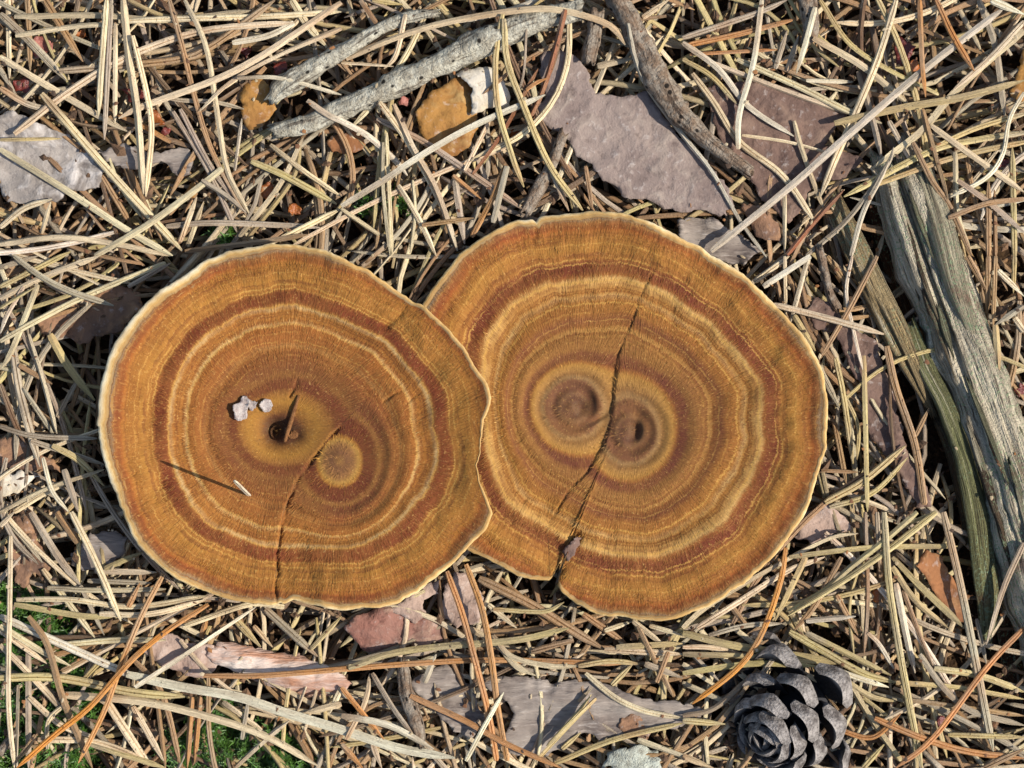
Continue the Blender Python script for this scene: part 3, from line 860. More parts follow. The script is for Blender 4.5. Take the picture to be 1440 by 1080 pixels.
def rotten_branch():
    root = empty('rotten_branch', (P(1370, 560)[0] * S, P(1370, 560)[1] * S, 0.004))
    tag(root, 'rotten grey-green split branch with loose mossy splinters', 'branch')
    main = [(1262, 235), (1290, 310), (1322, 400), (1352, 480), (1386, 570), (1418, 660), (1446, 750), (1472, 850), (1500, 960)]
    bar('branch_wood', main, [64, 64, 62, 62, 60, 60, 60, 58, 58], [36, 46, 48, 46, 44, 46, 50, 52, 52], [36, 42, 42, 40, 40, 42, 44, 46, 46], M['wood'], root, (218, 203, 174), k=96, groove=.14, lump=.12, jag=26, seed=31, glen=700)
    bar('bark_ridge', [(1297, 238), (1326, 330), (1344, 400), (1368, 470)], [92, 100, 98, 92], [13, 17, 14, 8], [10, 14, 12, 8], M['wood'], root, (212, 198, 164), k=28, groove=.2, jag=14, seed=45, glen=500)
    inner = [(1240, 285), (1262, 360), (1296, 450), (1330, 540), (1360, 630), (1388, 720), (1410, 820), (1430, 950), (1440, 1010)]
    bar('inner_wood', inner, [12, 8, 6, 4, 4, 4, 4, 4, 4], [24, 26, 26, 24, 22, 22, 22, 22, 18], [20, 22, 22, 20, 20, 20, 20, 20, 16], M['wood'], root, (120, 84, 54), k=44, groove=.16, jag=18, seed=52, glen=700)
    bar('splinter', [(1172, 284), (1200, 340), (1228, 400), (1262, 470), (1290, 530), (1308, 572)], [64, 70, 72, 70, 66, 58], [14, 17, 18, 18, 13, 5], [12, 14, 15, 15, 11, 4], M['wood'], root, (190, 164, 118), k=40, groove=.2, jag=16, seed=63, glen=600)
    bar('splinter', [(1282, 462), (1304, 520), (1330, 570), (1352, 630), (1370, 700), (1382, 780), (1390, 850), (1388, 900)], [66, 70, 72, 70, 66, 64, 60, 56], [8, 11, 11, 12, 14, 15, 14, 7], [8, 11, 11, 12, 13, 13, 12, 7], M['wood'], root, (150, 150, 100), k=36, groove=.24, jag=12, seed=71, glen=500)
    bar('splinter', [(1318, 590), (1338, 640), (1352, 700), (1360, 760)], [40, 44, 42, 38], [6, 7, 7, 4], [6, 7, 7, 4], M['wood'], root, (150, 132, 100), k=14, groove=.2, jag=8, seed=83)
    # loose fibres and flakes standing proud of the weathered surface
    l = resample(main, 200); hw = resample(np.column_stack([[36, 46, 48, 46, 44, 46, 50, 52, 52], np.zeros(9)]), 200)[:, 0]
    tg = np.gradient(l, axis=0); tg /= np.linalg.norm(tg, axis=1)[:, None]; nn = np.column_stack([-tg[:, 1], tg[:, 0]])
    for i in range(22):
        a = int(rng.uniform(3, 130)); b = min(199, a + int(rng.uniform(14, 46))); off = rng.uniform(-.85, .85); dr = rng.uniform(-.12, .12)
        ids = np.linspace(a, b, 4).astype(int)
        o4 = off + dr * np.linspace(0, 1, 4)
        pts = [tuple(l[k] + nn[k] * hw[k] * o) for k, o in zip(ids, o4)]
        zs = [61 + 41 * math.sqrt(max(.05, 1 - o * o)) * .94 + rng.uniform(0, 3) for o in o4]
        w0 = rng.uniform(2.5, 7)
        tone = [(206, 192, 160), (120, 98, 74), (168, 150, 120), (150, 146, 112), (96, 76, 58), (176, 120, 84)][rng.integers(6)]
        bar('splinter', pts, zs, [w0 * .5, w0, w0 * .9, w0 * .25], [w0 * .4, w0 * .7, w0 * .7, w0 * .25], M['wood'], root, tone, k=12, groove=.25, lump=.2, jag=8, seed=100 + i * 7, glen=200, step=5)
rotten_branch()

def twig(name, pts, w, mat, label, extra=0, seed=1, knob=.25, dz=None, **kw):
    w = [x * .95 for x in w]
    z = rest(pts, w[0] * .9, extra)
    zs = [z + (dz[i] if dz else 0) for i in range(len(pts))]
    o = bar(name, pts, zs, w, [x * .92 for x in w], mat, k=20, groove=.10, lump=.26, jag=7, seed=seed, glen=160, knob=knob, step=4.0, **kw)
    return tag(o, label, 'twig')

twig('lichen_twig', [(386, 186), (440, 172), (500, 146), (560, 118), (620, 88), (690, 55), (750, 32), (815, 14)], [12, 13, 15, 18, 18, 18, 17, 15], M['twig_lichen'], 'long pale grey lichen-spotted twig pitted with black dots', extra=2, seed=5)
twig('lichen_twig', [(384, 140), (400, 122), (440, 96), (485, 70), (540, 38), (585, 22), (612, 18)], [10, 14, 13, 12, 11, 9, 5], M['twig_lichen'], 'shorter scaly grey twig above the long lichen twig', seed=12, extra=4)
twig('brown_twig', [(858, -20), (884, 30), (912, 82), (936, 130), (952, 158), (985, 190), (1020, 218), (1052, 242)], [16, 17, 17, 18, 17, 13, 11, 10], M['twig_brown'], 'knotted brown-grey twig lying over the violet bark', seed=21, extra=4)
twig('brown_twig', [(828, 84), (834, 50), (838, 18)], [11, 12, 13], M['twig_brown'], 'short stub of brown twig beside the knotted one', seed=27, extra=-4)
twig('brown_twig', [(738, 296), (756, 268), (776, 232), (792, 190)], [9, 10, 9, 7], M['twig_brown'], 'short grey twig above the twin-centred cap', seed=33, extra=0)
twig('brown_twig', [(1152, 352), (1166, 410), (1178, 432)], [6, 7, 6], M['twig_brown'], 'thin dark twig between cap and rotten branch', seed=37)
twig('brown_twig', [(1136, -10), (1140, 40), (1132, 60)], [12, 13, 7], M['twig_brown'], 'stubby dark twig beside the bleached curved needles', seed=41)
twig('brown_twig', [(566, 932), (572, 975), (588, 1020), (592, 1045)], [8, 10, 10, 6], M['twig_brown'], 'dark crumbly twig against the crumpled grey flake', seed=44)
twig('brown_twig', [(0, 1058), (22, 1032)], [6, 7], M['twig_brown'], 'tiny grey twig end in the moss', seed=48)

# ------------------------------------------------------------------ pine cone
def pine_cone():
    cx, cy = P(1120, 1006, 80)
    root = empty('pine_cone', (cx * S, cy * S, 0.006))
    tag(root, 'open grey pine cone lying among the needles', 'pine cone')
    axis = Vector((-.60, -.42, .68)).normalized()
    base = Vector((cx + 22, cy + 20, 26))
    Lc = 116.0
    u = axis.cross(Vector((0, 0, 1))).normalized(); w = axis.cross(u)
    # core
    n, k = 10, 10; v = []; F = []
    for i in range(n):
        q = i / (n - 1)
        r = 44 * (1 - q) ** .6 + 4
        for j in range(k):
            a = j * 2 * math.pi / k
            v.append(tuple(base + axis * (Lc * q * .86) + (u * math.cos(a) + w * math.sin(a)) * r))
    for i in range(n - 1):
        for j in range(k): F.append((i * k + j, i * k + (j + 1) % k, (i + 1) * k + (j + 1) % k, (i + 1) * k + j))
    F.append(tuple(range(k))[::-1]); F.append(tuple(range((n - 1) * k, n * k)))
    mesh_obj('core', v, F, M['cone'], root, attrs={'tip': ('FLOAT', np.zeros(len(v)))})
    # one scale, length 1 along +x, broad along y, outer face towards -z
    nl, nw = 9, 8; sv = []; tipv = []
    for layer in (0, 1):
        for i in range(nl):
            q = i / (nl - 1)
            hw = .13 + .31 * smooth01(.0, .74, q) - .12 * smooth01(.90, 1.0, q)
            th = .05 + .21 * smooth01(.58, .88, q) * (1 - .35 * smooth01(.92, 1.0, q))
            for j in range(nw + 1):
                e = j / nw * 2 - 1
                x = q - .13 * e * e * smooth01(.7, 1, q)
                z = .30 * q * q + .07 * e * e * smooth01(.2, .9, q)       # cupped and curved up
                if layer: z -= th * (1 - .45 * e * e) + (.05 * math.exp(-((q - .86) / .07) ** 2 - (e / .3) ** 2))
                sv.append((x, e * hw, z)); tipv.append(float(smooth01(.80, .92, q)) if layer == 0 else float(smooth01(.5, .66, q)))
    m = nl * (nw + 1); sf = []
    for i in range(nl - 1):
        for j in range(nw):
            a = i * (nw + 1) + j; b = a + nw + 1
            sf.append((a, b, b + 1, a + 1)); sf.append((m + a, m + a + 1, m + b + 1, m + b))
    for i in range(nl - 1):
        a = i * (nw + 1); b = a + nw + 1
        sf.append((a, m + a, m + b, b)); a += nw; b += nw; sf.append((a, b, m + b, m + a))
    for j in range(nw):
        a = (nl - 1) * (nw + 1) + j; sf.append((a, m + a, m + a + 1, a + 1))
        sf.append((j, j + 1, m + j + 1, m + j))
    tipv = np.array(tipv)
    for i in range(nl):
        pass
    first = None
    NS = 34
    for s in range(NS):
        q = s / (NS - 1)
        a = s * 2.39996
        rad = (u * math.cos(a) + w * math.sin(a))
        pos = base + axis * (Lc * (q ** .9) * .84) + rad * (20 * (1 - q) ** .7)
        length = (84 * (1 - q) ** .75 + 24) * rng.uniform(.93, 1.06)
        op = math.radians(86 - 58 * q + rng.uniform(-5, 5))      # opening from the axis
        X = (axis * math.cos(op) + rad * math.sin(op)).normalized()
        Z = (axis * math.sin(op) - rad * math.cos(op)).normalized()
        Y = Z.cross(X)
        if first is None:
            o = mesh_obj('scale', np.array(sv), sf, M['cone'], None, scale=1.0, attrs={'tip': ('FLOAT', tipv)})
            o.data.set_sharp_from_angle(angle=math.radians(34))
            c0 = Vector(o.location)
            for vv in o.data.vertices: vv.co += c0
            first = o
        else:
            o = first.copy(); COL.objects.link(o)
        o.parent = root
        from mathutils import Matrix
        kx = length * S; ky = (length * .34 + 44) * S
        R = Matrix((X, Y, Z)).transposed()
        sc = Matrix.Diagonal((kx, ky, kx * .72 + 10 * S))
        Mx = (R @ sc).to_4x4(); Mx.translation = Vector(pos) * S - Vector(root.location)
        o.matrix_local = Mx
    gy_, gx_ = np.meshgrid(np.arange(-80, 81, 4), np.arange(-80, 81, 4)); ok = gx_ ** 2 + gy_ ** 2 < 80 ** 2
    stamp(cx + gx_[ok], cy + gy_[ok], np.full(ok.sum(), 70.0), 4)
pine_cone()

# ------------------------------------------------------------------ needles traced one by one, lowest first
N = needle
def n_(t, pts, w=9, c='s', label=None, **kw): return needle(tp(t, pts), w, c, label, **{'tip': rng.random() < .9, **kw})

# upper left
n_(1, [(0, 60), (120, 170), (280, 340)], 13, 'g'); n_(1, [(190, 0), (300, 180), (350, 260)], 12, 'b'); n_(1, [(0, 370), (120, 440), (260, 470)], 10, 'g')
n_(1, [(430, 740), (560, 960)], 9, 'b'); n_(1, [(730, 470), (880, 720), (1000, 980)], 8, 'g'); n_(1, [(760, 460), (900, 720), (1040, 900)], 8, 'g')
n_(1, [(640, 380), (740, 420), (900, 430), (1030, 460)], 7, 'g'); n_(1, [(0, 960), (100, 880), (220, 840)], 9); n_(1, [(175, 985), (215, 850)], 7)
n_(1, [(1040, 1010), (1230, 760), (1270, 600)], 8, 'y'); n_(1, [(1010, 1000), (1180, 780), (1280, 580)], 8); n_(1, [(700, 955), (900, 940), (1180, 950), (1350, 960)], 10, 'g')
n_(1, [(1230, 0), (1300, 110), (1380, 200)], 12); n_(1, [(980, 180), (1130, 150), (1240, 95)], 10, 'p'); n_(1, [(540, 0), (700, 70), (860, 60)], 8, 'y')
n_(1, [(0, 240), (180, 350), (420, 490), (540, 555)], 10); n_(1, [(720, 600), (600, 530), (470, 470)], 8, 'o'); n_(1, [(60, 70), (420, 65), (700, 85), (1060, 45)], 10)
n_(1, [(500, 90), (720, 80), (1100, 70), (1440, 50)], 9); n_(1, [(65, 150), (330, 110), (500, 103)], 9); n_(1, [(250, 300), (480, 280), (760, 250), (900, 190), (1160, 0)], 11, 'b')
n_(1, [(60, 565), (300, 380), (560, 230), (860, 130), (1240, 95)], 11, 's', 'long arching pale needle crossing the pair of upright needles'); n_(1, [(470, 0), (455, 300), (440, 590)], 8, 'g')
n_(1, [(450, 0), (430, 250), (415, 490)], 9); n_(1, [(488, 100), (485, 520)], 7); n_(1, [(715, 0), (770, 200), (830, 440), (900, 650), (1040, 910)], 9, 'b')
n_(1, [(780, 0), (870, 200), (920, 500), (960, 720), (1050, 900)], 8); n_(1, [(1440, 120), (1180, 230), (980, 340), (840, 470)], 9)
n_(1, [(1440, 10), (1250, 140), (1080, 250), (900, 340), (600, 450), (500, 500)], 10); n_(1, [(0, 1030), (250, 1000), (500, 1030), (720, 1080)], 13)
n_(1, [(0, 630), (260, 790), (520, 960), (730, 1080)], 10); n_(1, [(175, 395), (440, 700), (640, 920), (770, 1060)], 12, 's', 'broad straight needle lying over the pale curled bark flake')
n_(1, [(400, 1080), (620, 950), (800, 820), (940, 710)], 10); n_(1, [(0, 590), (260, 585)], 6, 'y'); n_(1, [(1060, 680), (1200, 740), (1420, 860)], 11, 'y')
n_(1, [(1140, 610), (1280, 720), (1440, 830)], 8); n_(1, [(990, 720), (1020, 500)], 6, 'p'); n_(1, [(1180, 1010), (1440, 880)], 9); n_(1, [(760, 1020), (830, 830)], 8); n_(1, [(790, 1040), (860, 850)], 8)
n_(1, [(1000, 330), (1180, 330), (1440, 400)], 6, 'p'); n_(1, [(560, 150), (620, 400), (640, 560), (615, 830)], 9, 's', 'thinner of the two upright needles over the narrow grey bark strip')
n_(1, [(520, 0), (545, 250), (580, 480), (605, 820)], 12, 's', 'thicker of the two upright needles over the narrow grey bark strip')
N([(432, 141), (463, 163), (480, 170), (520, 193), (558, 228), (573, 247)], 9, 'p', 'bleached needle with orange tip crossing the long lichen twig')
n_(1, [(780, 1060), (1100, 1020), (1300, 990)], 8, 'b'); n_(1, [(850, 760), (960, 830), (1040, 900)], 9, 'g')
# upper middle
n_(2, [(30, 0), (60, 130)], 8); n_(2, [(80, 0), (150, 100)], 8, 'b'); n_(2, [(130, 0), (260, 20)], 8, 'y'); n_(2, [(480, 760), (500, 900), (520, 1030)], 10, 'g'); n_(2, [(870, 680), (960, 890)], 9, 'g')
n_(2, [(150, 500), (350, 600), (560, 740), (760, 880)], 10, 'g'); n_(2, [(0, 880), (160, 990)], 10); n_(2, [(160, 430), (270, 580), (350, 720), (430, 880)], 10)
n_(2, [(300, 760), (310, 900), (290, 1070)], 6); n_(2, [(190, 560), (215, 1080)], 7); n_(2, [(175, 600), (175, 800), (205, 1080)], 8); n_(2, [(470, 740), (590, 840)], 8, 'o')
n_(2, [(550, 1000), (640, 830), (690, 690)], 9, 'o'); n_(2, [(520, 720), (600, 560), (640, 480)], 7); n_(2, [(270, 60), (230, 230), (180, 290)], 8)
n_(2, [(780, 120), (770, 300), (745, 390)], 5, 'g'); n_(2, [(240, 780), (330, 930), (400, 1080)], 9); n_(2, [(220, 440), (300, 620), (400, 800), (490, 1060)], 11)
n_(2, [(555, 735), (680, 560), (830, 290)], 6, 'r'); n_(2, [(0, 265), (220, 280)], 7); n_(2, [(20, 250), (200, 170), (420, 100), (700, 50), (900, 40), (1120, 100), (1200, 190)], 10, 's', 'long needle arched up over the lichen twig')
n_(2, [(945, 40), (900, 220), (850, 380), (800, 490)], 9, 'r', 'red-brown needle slanting across the edge of the violet bark')
n_(2, [(0, 870), (180, 760), (330, 660), (560, 530), (860, 400)], 10, 'p', 'long bleached needle slanting below the ochre scale'); n_(2, [(680, 60), (650, 250), (660, 450), (720, 660), (770, 790)], 9, 'y', 'shorter leg of the forked needle pair beside the ochre scale')
n_(2, [(685, 80), (700, 260), (770, 450), (880, 700), (1020, 890)], 10, 'y', 'longer leg of the forked needle pair beside the ochre scale'); n_(2, [(1080, 280), (1250, 240)], 10); n_(2, [(1270, 75), (1380, 0)], 9)
n_(2, [(780, 380), (820, 350), (870, 330)], 6, 'o'); n_(2, [(1030, 700), (1060, 890)], 7, 'b'); n_(2, [(640, 940), (700, 700)], 9, 'g'); n_(2, [(340, 950), (560, 920)], 7, 'b')
N([(883, 33), (893, 83), (913, 127), (960, 190), (1000, 240), (1040, 310), (1078, 362)], 8, 'p', 'long bleached needle running from the knotted twig to the cap')
# upper right
n_(3, [(1250, 0), (1320, 200), (1360, 500)], 11, 'g'); n_(3, [(390, 290), (440, 130)], 8, 'g'); n_(3, [(440, 300), (490, 150)], 8, 'g'); n_(3, [(520, 340), (720, 345)], 8, 'p')
n_(3, [(1290, 1080), (1290, 760)], 9, 'b'); n_(3, [(1320, 1080), (1315, 800)], 7, 'b'); n_(3, [(1400, 1080), (1390, 620)], 9, 'y'); n_(3, [(870, 510), (960, 680)], 10, 'g')
n_(3, [(0, 160), (300, 60), (440, 0)], 9, 'g'); n_(3, [(30, 230), (400, 210)], 8, 'o'); n_(3, [(20, 190), (250, 140), (480, 80)], 9, 'o'); n_(3, [(560, 30), (520, 180), (480, 310)], 9, 'p')
n_(3, [(110, 260), (400, 370), (700, 480)], 9); n_(3, [(230, 250), (500, 370), (700, 470), (840, 520)], 10); n_(3, [(550, 160), (760, 280), (950, 440)], 10)
n_(3, [(580, 0), (700, 180), (860, 290), (1080, 400)], 10, 'y'); n_(3, [(1000, 120), (1100, 160), (1300, 240)], 7, 'b'); n_(3, [(0, 250), (120, 320), (230, 440)], 8, 'y')
n_(3, [(0, 180), (150, 290), (280, 450), (470, 575)], 9, 'p'); n_(3, [(40, 310), (130, 430), (240, 600), (420, 740), (560, 940)], 10); n_(3, [(430, 810), (430, 1070)], 7)
n_(3, [(250, 570), (450, 600), (650, 655)], 6); n_(3, [(470, 510), (500, 620), (560, 790), (600, 890)], 7); n_(3, [(740, 300), (800, 500), (840, 670)], 9, 'g')
n_(3, [(1440, 600), (1240, 640), (1060, 690), (760, 800)], 9, 'y'); n_(3, [(1440, 560), (1240, 590), (1040, 640), (680, 830)], 11, 'y'); n_(3, [(1440, 130), (1250, 290), (1120, 420), (1000, 560), (800, 710)], 13)
n_(3, [(1440, 90), (1300, 240), (1140, 380)], 9); n_(3, [(1440, 480), (1240, 540), (1060, 620)], 8, 'y'); n_(3, [(1150, 640), (1160, 900), (1220, 1080)], 8); n_(3, [(970, 600), (1050, 760), (1130, 880), (1220, 1080)], 9, 'b')
n_(3, [(1010, 460), (1060, 640), (1120, 840)], 9, 'b'); n_(3, [(1050, 530), (1200, 640), (1440, 810)], 9); n_(3, [(900, 0), (830, 230), (740, 450), (640, 680), (580, 830)], 11, 's', 'straw needle steeply crossing the long white needle')
n_(3, [(640, 520), (900, 460), (1180, 410), (1440, 340)], 11, 'y'); n_(3, [(120, 1060), (440, 800), (620, 640), (1000, 310), (1360, 30)], 11, 'p', 'longest white needle stretching from cap edge across dark bark')
n_(3, [(1000, 0), (1010, 250), (1025, 410)], 8, 'o'); n_(3, [(1070, 0), (1140, 150), (1230, 300)], 10, 'o'); n_(3, [(335, 0), (300, 260), (240, 480), (235, 630)], 9, 'p', 'upright bleached needle beside the knotted brown twig')
n_(3, [(440, 1075), (560, 930), (680, 800)], 8, 'r'); n_(3, [(520, 1080), (700, 920), (860, 700), (890, 620)], 8, 'g'); n_(3, [(710, 1080), (760, 900), (830, 760), (870, 680)], 8, 'p')
n_(3, [(1440, 390), (1380, 500), (1350, 650), (1280, 750), (1130, 830)], 7, 'p', 'thin hook-shaped bleached needle'); n_(3, [(1300, 0), (1440, 60)], 12, 'p'); n_(3, [(820, 1080), (850, 980)], 8)
n_(3, [(1160, 760), (1300, 860), (1440, 980)], 9, 'g'); n_(3, [(1120, 920), (1280, 860), (1440, 840)], 9, 'b')
# left edge
n_(4, [(55, 390), (90, 600), (170, 890)], 13, 'g'); n_(4, [(100, 560), (230, 760)], 9, 'g'); n_(4, [(80, 460), (220, 540)], 8, 'b'); n_(4, [(0, 540), (70, 720), (120, 800)], 9, 'd'); n_(4, [(0, 50), (160, 0)], 8)
n_(4, [(0, 180), (180, 90), (420, 0)], 9); n_(4, [(0, 130), (300, -20)], 8, 'y'); n_(4, [(130, 780), (440, 880)], 9, 'g'); n_(4, [(0, 720), (150, 760), (410, 770)], 8, 'g'); n_(4, [(240, 680), (340, 500)], 8, 'g')
n_(4, [(120, 330), (180, 520), (240, 750)], 8); n_(4, [(160, 120), (50, 400), (0, 480)], 9); n_(4, [(100, 130), (30, 250), (0, 330)], 7, 'p'); n_(4, [(0, 220), (150, 130)], 8, 'y')
n_(4, [(0, 360), (160, 270), (380, 160), (700, 30)], 9); n_(4, [(210, 330), (290, 470), (400, 610)], 12, 'y'); n_(4, [(60, 0), (180, 90), (300, 150), (480, 210)], 10, 'g', 'grey needle lying over the pinkish brown bark flake')
n_(4, [(220, 800), (330, 860), (440, 970)], 11, 'y'); n_(4, [(60, 1080), (190, 1000), (300, 950)], 9); n_(4, [(0, 1080), (200, 980), (440, 900)], 9); n_(4, [(180, 850), (220, 990), (290, 1080)], 7, 'p')
n_(4, [(540, 130), (720, 30)], 7, 'g'); n_(4, [(270, 900), (330, 1080)], 10, 'g')
# right of the caps
n_(6, [(570, 460), (660, 640)], 10, 'g'); n_(6, [(690, 600), (740, 720), (735, 860)], 6, 'y'); n_(6, [(645, 430), (680, 600), (720, 880)], 9, 'y'); n_(6, [(640, 700), (690, 960)], 9, 'b')
n_(6, [(430, 0), (435, 260)], 6); n_(6, [(530, 0), (455, 280)], 8); n_(6, [(340, 130), (540, 0)], 9, 'p'); n_(6, [(300, 110), (450, 0)], 9); n_(6, [(470, 250), (560, 400)], 9, 'y'); n_(6, [(610, 0), (700, 130)], 9, 'b')
n_(6, [(1290, 0), (1285, 250)], 9, 'b'); n_(6, [(1320, 0), (1310, 300)], 8, 'b'); n_(6, [(1400, 0), (1395, 160)], 8, 'y'); n_(6, [(1330, 60), (1440, 170)], 9, 'p'); n_(6, [(1200, 0), (1280, 140)], 10, 'b')
n_(6, [(1320, 290), (1335, 500)], 10, 'y'); n_(6, [(1440, 210), (1320, 290)], 9, 'g'); n_(6, [(1440, 320), (1400, 260)], 9, 's')
n_(6, [(980, 760), (1040, 640)], 8, 'b'); n_(6, [(585, 905), (740, 912)], 6, 'b'); n_(6, [(620, 1060), (800, 1000), (950, 850)], 9, 'y'); n_(6, [(600, 1040), (760, 950), (940, 800)], 11, 'y')
n_(6, [(860, 380), (900, 560), (980, 800), (1020, 1050)], 12, 'b'); n_(6, [(765, 420), (770, 650), (780, 1080)], 8, 'y'); n_(6, [(715, 0), (690, 150), (720, 310), (760, 480)], 6, 'p', 'thin white kinked needle over the violet bark strip')
n_(6, [(820, 0), (700, 230), (575, 440)], 9, 'b', 'dull brown needle steeply crossing the thin white kinked one'); n_(6, [(385, 205), (600, 260), (850, 330)], 10, 's', 'straw needle stub reaching from cap edge to branch')
# lower left
n_(7, [(75, 730), (70, 1080)], 8, 'g'); n_(7, [(120, 560), (120, 1080)], 9, 'g'); n_(7, [(0, 500), (200, 640)], 9); n_(7, [(130, 0), (240, 180), (340, 310)], 11, 'g'); n_(7, [(240, 0), (330, 130)], 11, 'b')
n_(7, [(180, 240), (400, 530)], 9); n_(7, [(340, 310), (440, 520)], 8, 'g'); n_(7, [(200, 320), (400, 330), (700, 325)], 8); n_(7, [(400, 250), (660, 255)], 9); n_(7, [(370, 290), (640, 300)], 8, 'g'); n_(7, [(70, 370), (300, 370), (560, 400), (870, 355)], 9)
n_(7, [(440, 240), (600, 170)], 8, 'y'); n_(7, [(60, 390), (360, 440), (520, 430)], 9, 'y'); n_(7, [(420, 430), (640, 430), (870, 370)], 10); n_(7, [(250, 560), (500, 540), (700, 540)], 9); n_(7, [(540, 400), (590, 300)], 9, 'o')
n_(7, [(850, 530), (880, 420)], 9, 'o'); n_(7, [(780, 480), (1050, 390), (1200, 400)], 9); n_(7, [(990, 450), (1100, 570)], 12, 'y'); n_(7, [(1120, 410), (1240, 520), (1340, 610)], 12, 'g'); n_(7, [(1310, 580), (1440, 440)], 8, 'y'); n_(7, [(1070, 480), (1150, 570)], 8)
n_(7, [(560, 620), (680, 760), (760, 1060)], 9, 'b'); n_(7, [(810, 780), (790, 1080)], 9, 'o'); n_(7, [(845, 780), (820, 1060)], 9, 'o'); n_(7, [(560, 820), (690, 1050)], 10); n_(7, [(450, 800), (620, 1060)], 14)
n_(7, [(160, 960), (400, 970), (640, 1060)], 11); n_(7, [(380, 980), (700, 1080)], 9, 'y'); n_(7, [(0, 560), (120, 680), (260, 830)], 10); n_(7, [(260, 670), (430, 580)], 8, 'b'); n_(7, [(350, 710), (460, 590)], 8, 'y')
n_(7, [(120, 780), (260, 900), (400, 950)], 9); n_(7, [(200, 1000), (205, 880), (290, 800)], 7); n_(7, [(940, 800), (1130, 940)], 10); n_(7, [(1020, 960), (1050, 780)], 7, 'g')
n_(7, [(0, 440), (200, 530), (400, 620), (600, 710)], 12, 'p'); n_(7, [(0, 480), (180, 590), (300, 650)], 10); n_(7, [(0, 700), (250, 700), (560, 760), (780, 780)], 13, 'y'); n_(7, [(250, 770), (600, 800), (900, 870), (1130, 950), (1340, 1070)], 13, 's', 'broad long straw needle passing above the moss shoots')
n_(7, [(120, 440), (200, 560), (270, 800), (390, 1080)], 10, 'b'); n_(7, [(1440, 740), (1390, 850)], 9); n_(7, [(1440, 810), (1280, 850)], 10)
N([(178, 948), (255, 966), (335, 980), (400, 1002), (480, 1026), (560, 1052), (640, 1066)], 14, 'p', 'very long pale grey needle running below the papery bark roll')
n_(7, [(45, 100), (40, 400), (35, 800), (60, 1080)], 8, 's', 'upright straw needle over the edge of the moss'); n_(7, [(300, 0), (400, 200), (510, 460)], 10); n_(7, [(570, 740), (800, 590), (1080, 400)], 9, 'p', 'bleached needle slanting over the flat pinkish bark')
n_(7, [(990, 1080), (1120, 960), (1220, 880)], 9); N([(285, 950), (366, 950), (480, 941), (580, 933), (680, 928), (780, 930), (874, 934)], 9, 'o', 'long tan needle lying horizontally below both caps')
n_(7, [(690, 260), (600, 430), (520, 620), (440, 840), (330, 1060)], 9, 'o', 'orange-brown needle from the cap rim down into the moss', lift=6); n_(7, [(880, 390), (720, 490), (560, 620), (380, 820), (230, 940), (70, 1080)], 9, 'O', 'bright orange needle curving from the cap down over the moss', lift=6)
n_(7, [(0, 60), (60, 0)], 8)
n_(7, [(150, 940), (110, 1000), (60, 1060)], 8, 'b')
# lower middle
n_(8, [(20, 960), (100, 800), (120, 680)], 8); n_(8, [(130, 680), (220, 830), (310, 950)], 9, 'g'); n_(8, [(0, 740), (90, 850), (180, 960)], 9, 'o'); n_(8, [(0, 980), (90, 1080)], 10, 'o'); n_(8, [(130, 980), (170, 1080)], 10)
n_(8, [(350, 720), (400, 600)], 10, 'p'); n_(8, [(580, 280), (800, 390), (960, 490), (1110, 580)], 14, 'b'); n_(8, [(1020, 430), (1210, 560)], 10, 'b'); n_(8, [(620, 390), (740, 490)], 8); n_(8, [(540, 490), (660, 560), (740, 650), (820, 690)], 10)
n_(8, [(640, 520), (720, 610), (880, 650), (1000, 650)], 8); n_(8, [(800, 590), (980, 540)], 10, 'b'); n_(8, [(640, 410), (850, 420), (940, 380)], 7, 'y'); n_(8, [(1110, 500), (1230, 460)], 8); n_(8, [(1230, 460), (1370, 570)], 9); n_(8, [(1140, 730), (1230, 640)], 9, 'y')
n_(8, [(1110, 580), (1440, 600)], 10); n_(8, [(1160, 570), (1440, 555)], 9, 'y'); n_(8, [(1300, 480), (1440, 520)], 8); n_(8, [(1250, 480), (1320, 620), (1400, 780)], 9, 'b'); n_(8, [(1000, 650), (1130, 630), (1260, 640)], 8, 'y')
n_(8, [(30, 660), (200, 600), (400, 570), (740, 540), (960, 490)], 10, 'y'); n_(8, [(0, 860), (200, 900), (390, 1000)], 10, 'p'); n_(8, [(900, 1060), (1150, 960), (1440, 890)], 9, 'y'); n_(8, [(1250, 960), (1440, 1030)], 10)
n_(8, [(1280, 640), (1440, 700)], 10, 'g'); n_(8, [(1030, 680), (1150, 780), (1280, 840), (1440, 870)], 9); n_(8, [(930, 1000), (1010, 930)], 8, 'y'); n_(8, [(870, 990), (970, 880), (1055, 770)], 8, 'y', lift=5); n_(8, [(830, 1040), (960, 900), (1075, 785)], 9, 'y', lift=8)
n_(8, [(445, 250), (510, 430), (570, 650), (620, 850), (655, 1050)], 10, 'o', 'orange needle with the longer reach of the pair below the cap gap', lift=5); n_(8, [(525, 220), (590, 400), (630, 600), (660, 830), (700, 1050)], 10, 'o', 'redder needle of the orange pair below the cap gap', lift=5)
n_(8, [(290, 775), (520, 880), (700, 980), (930, 1080)], 10, 'o', 'orange needle slanting over the broad fibrous bark flake'); n_(8, [(525, 1050), (600, 910), (685, 760)], 8, 'p', 'pale needle stub crossing the orange pair')
n_(8, [(1380, 590), (1330, 720)], 8, 'b'); n_(8, [(1000, 800), (1060, 740)], 6, 'g')
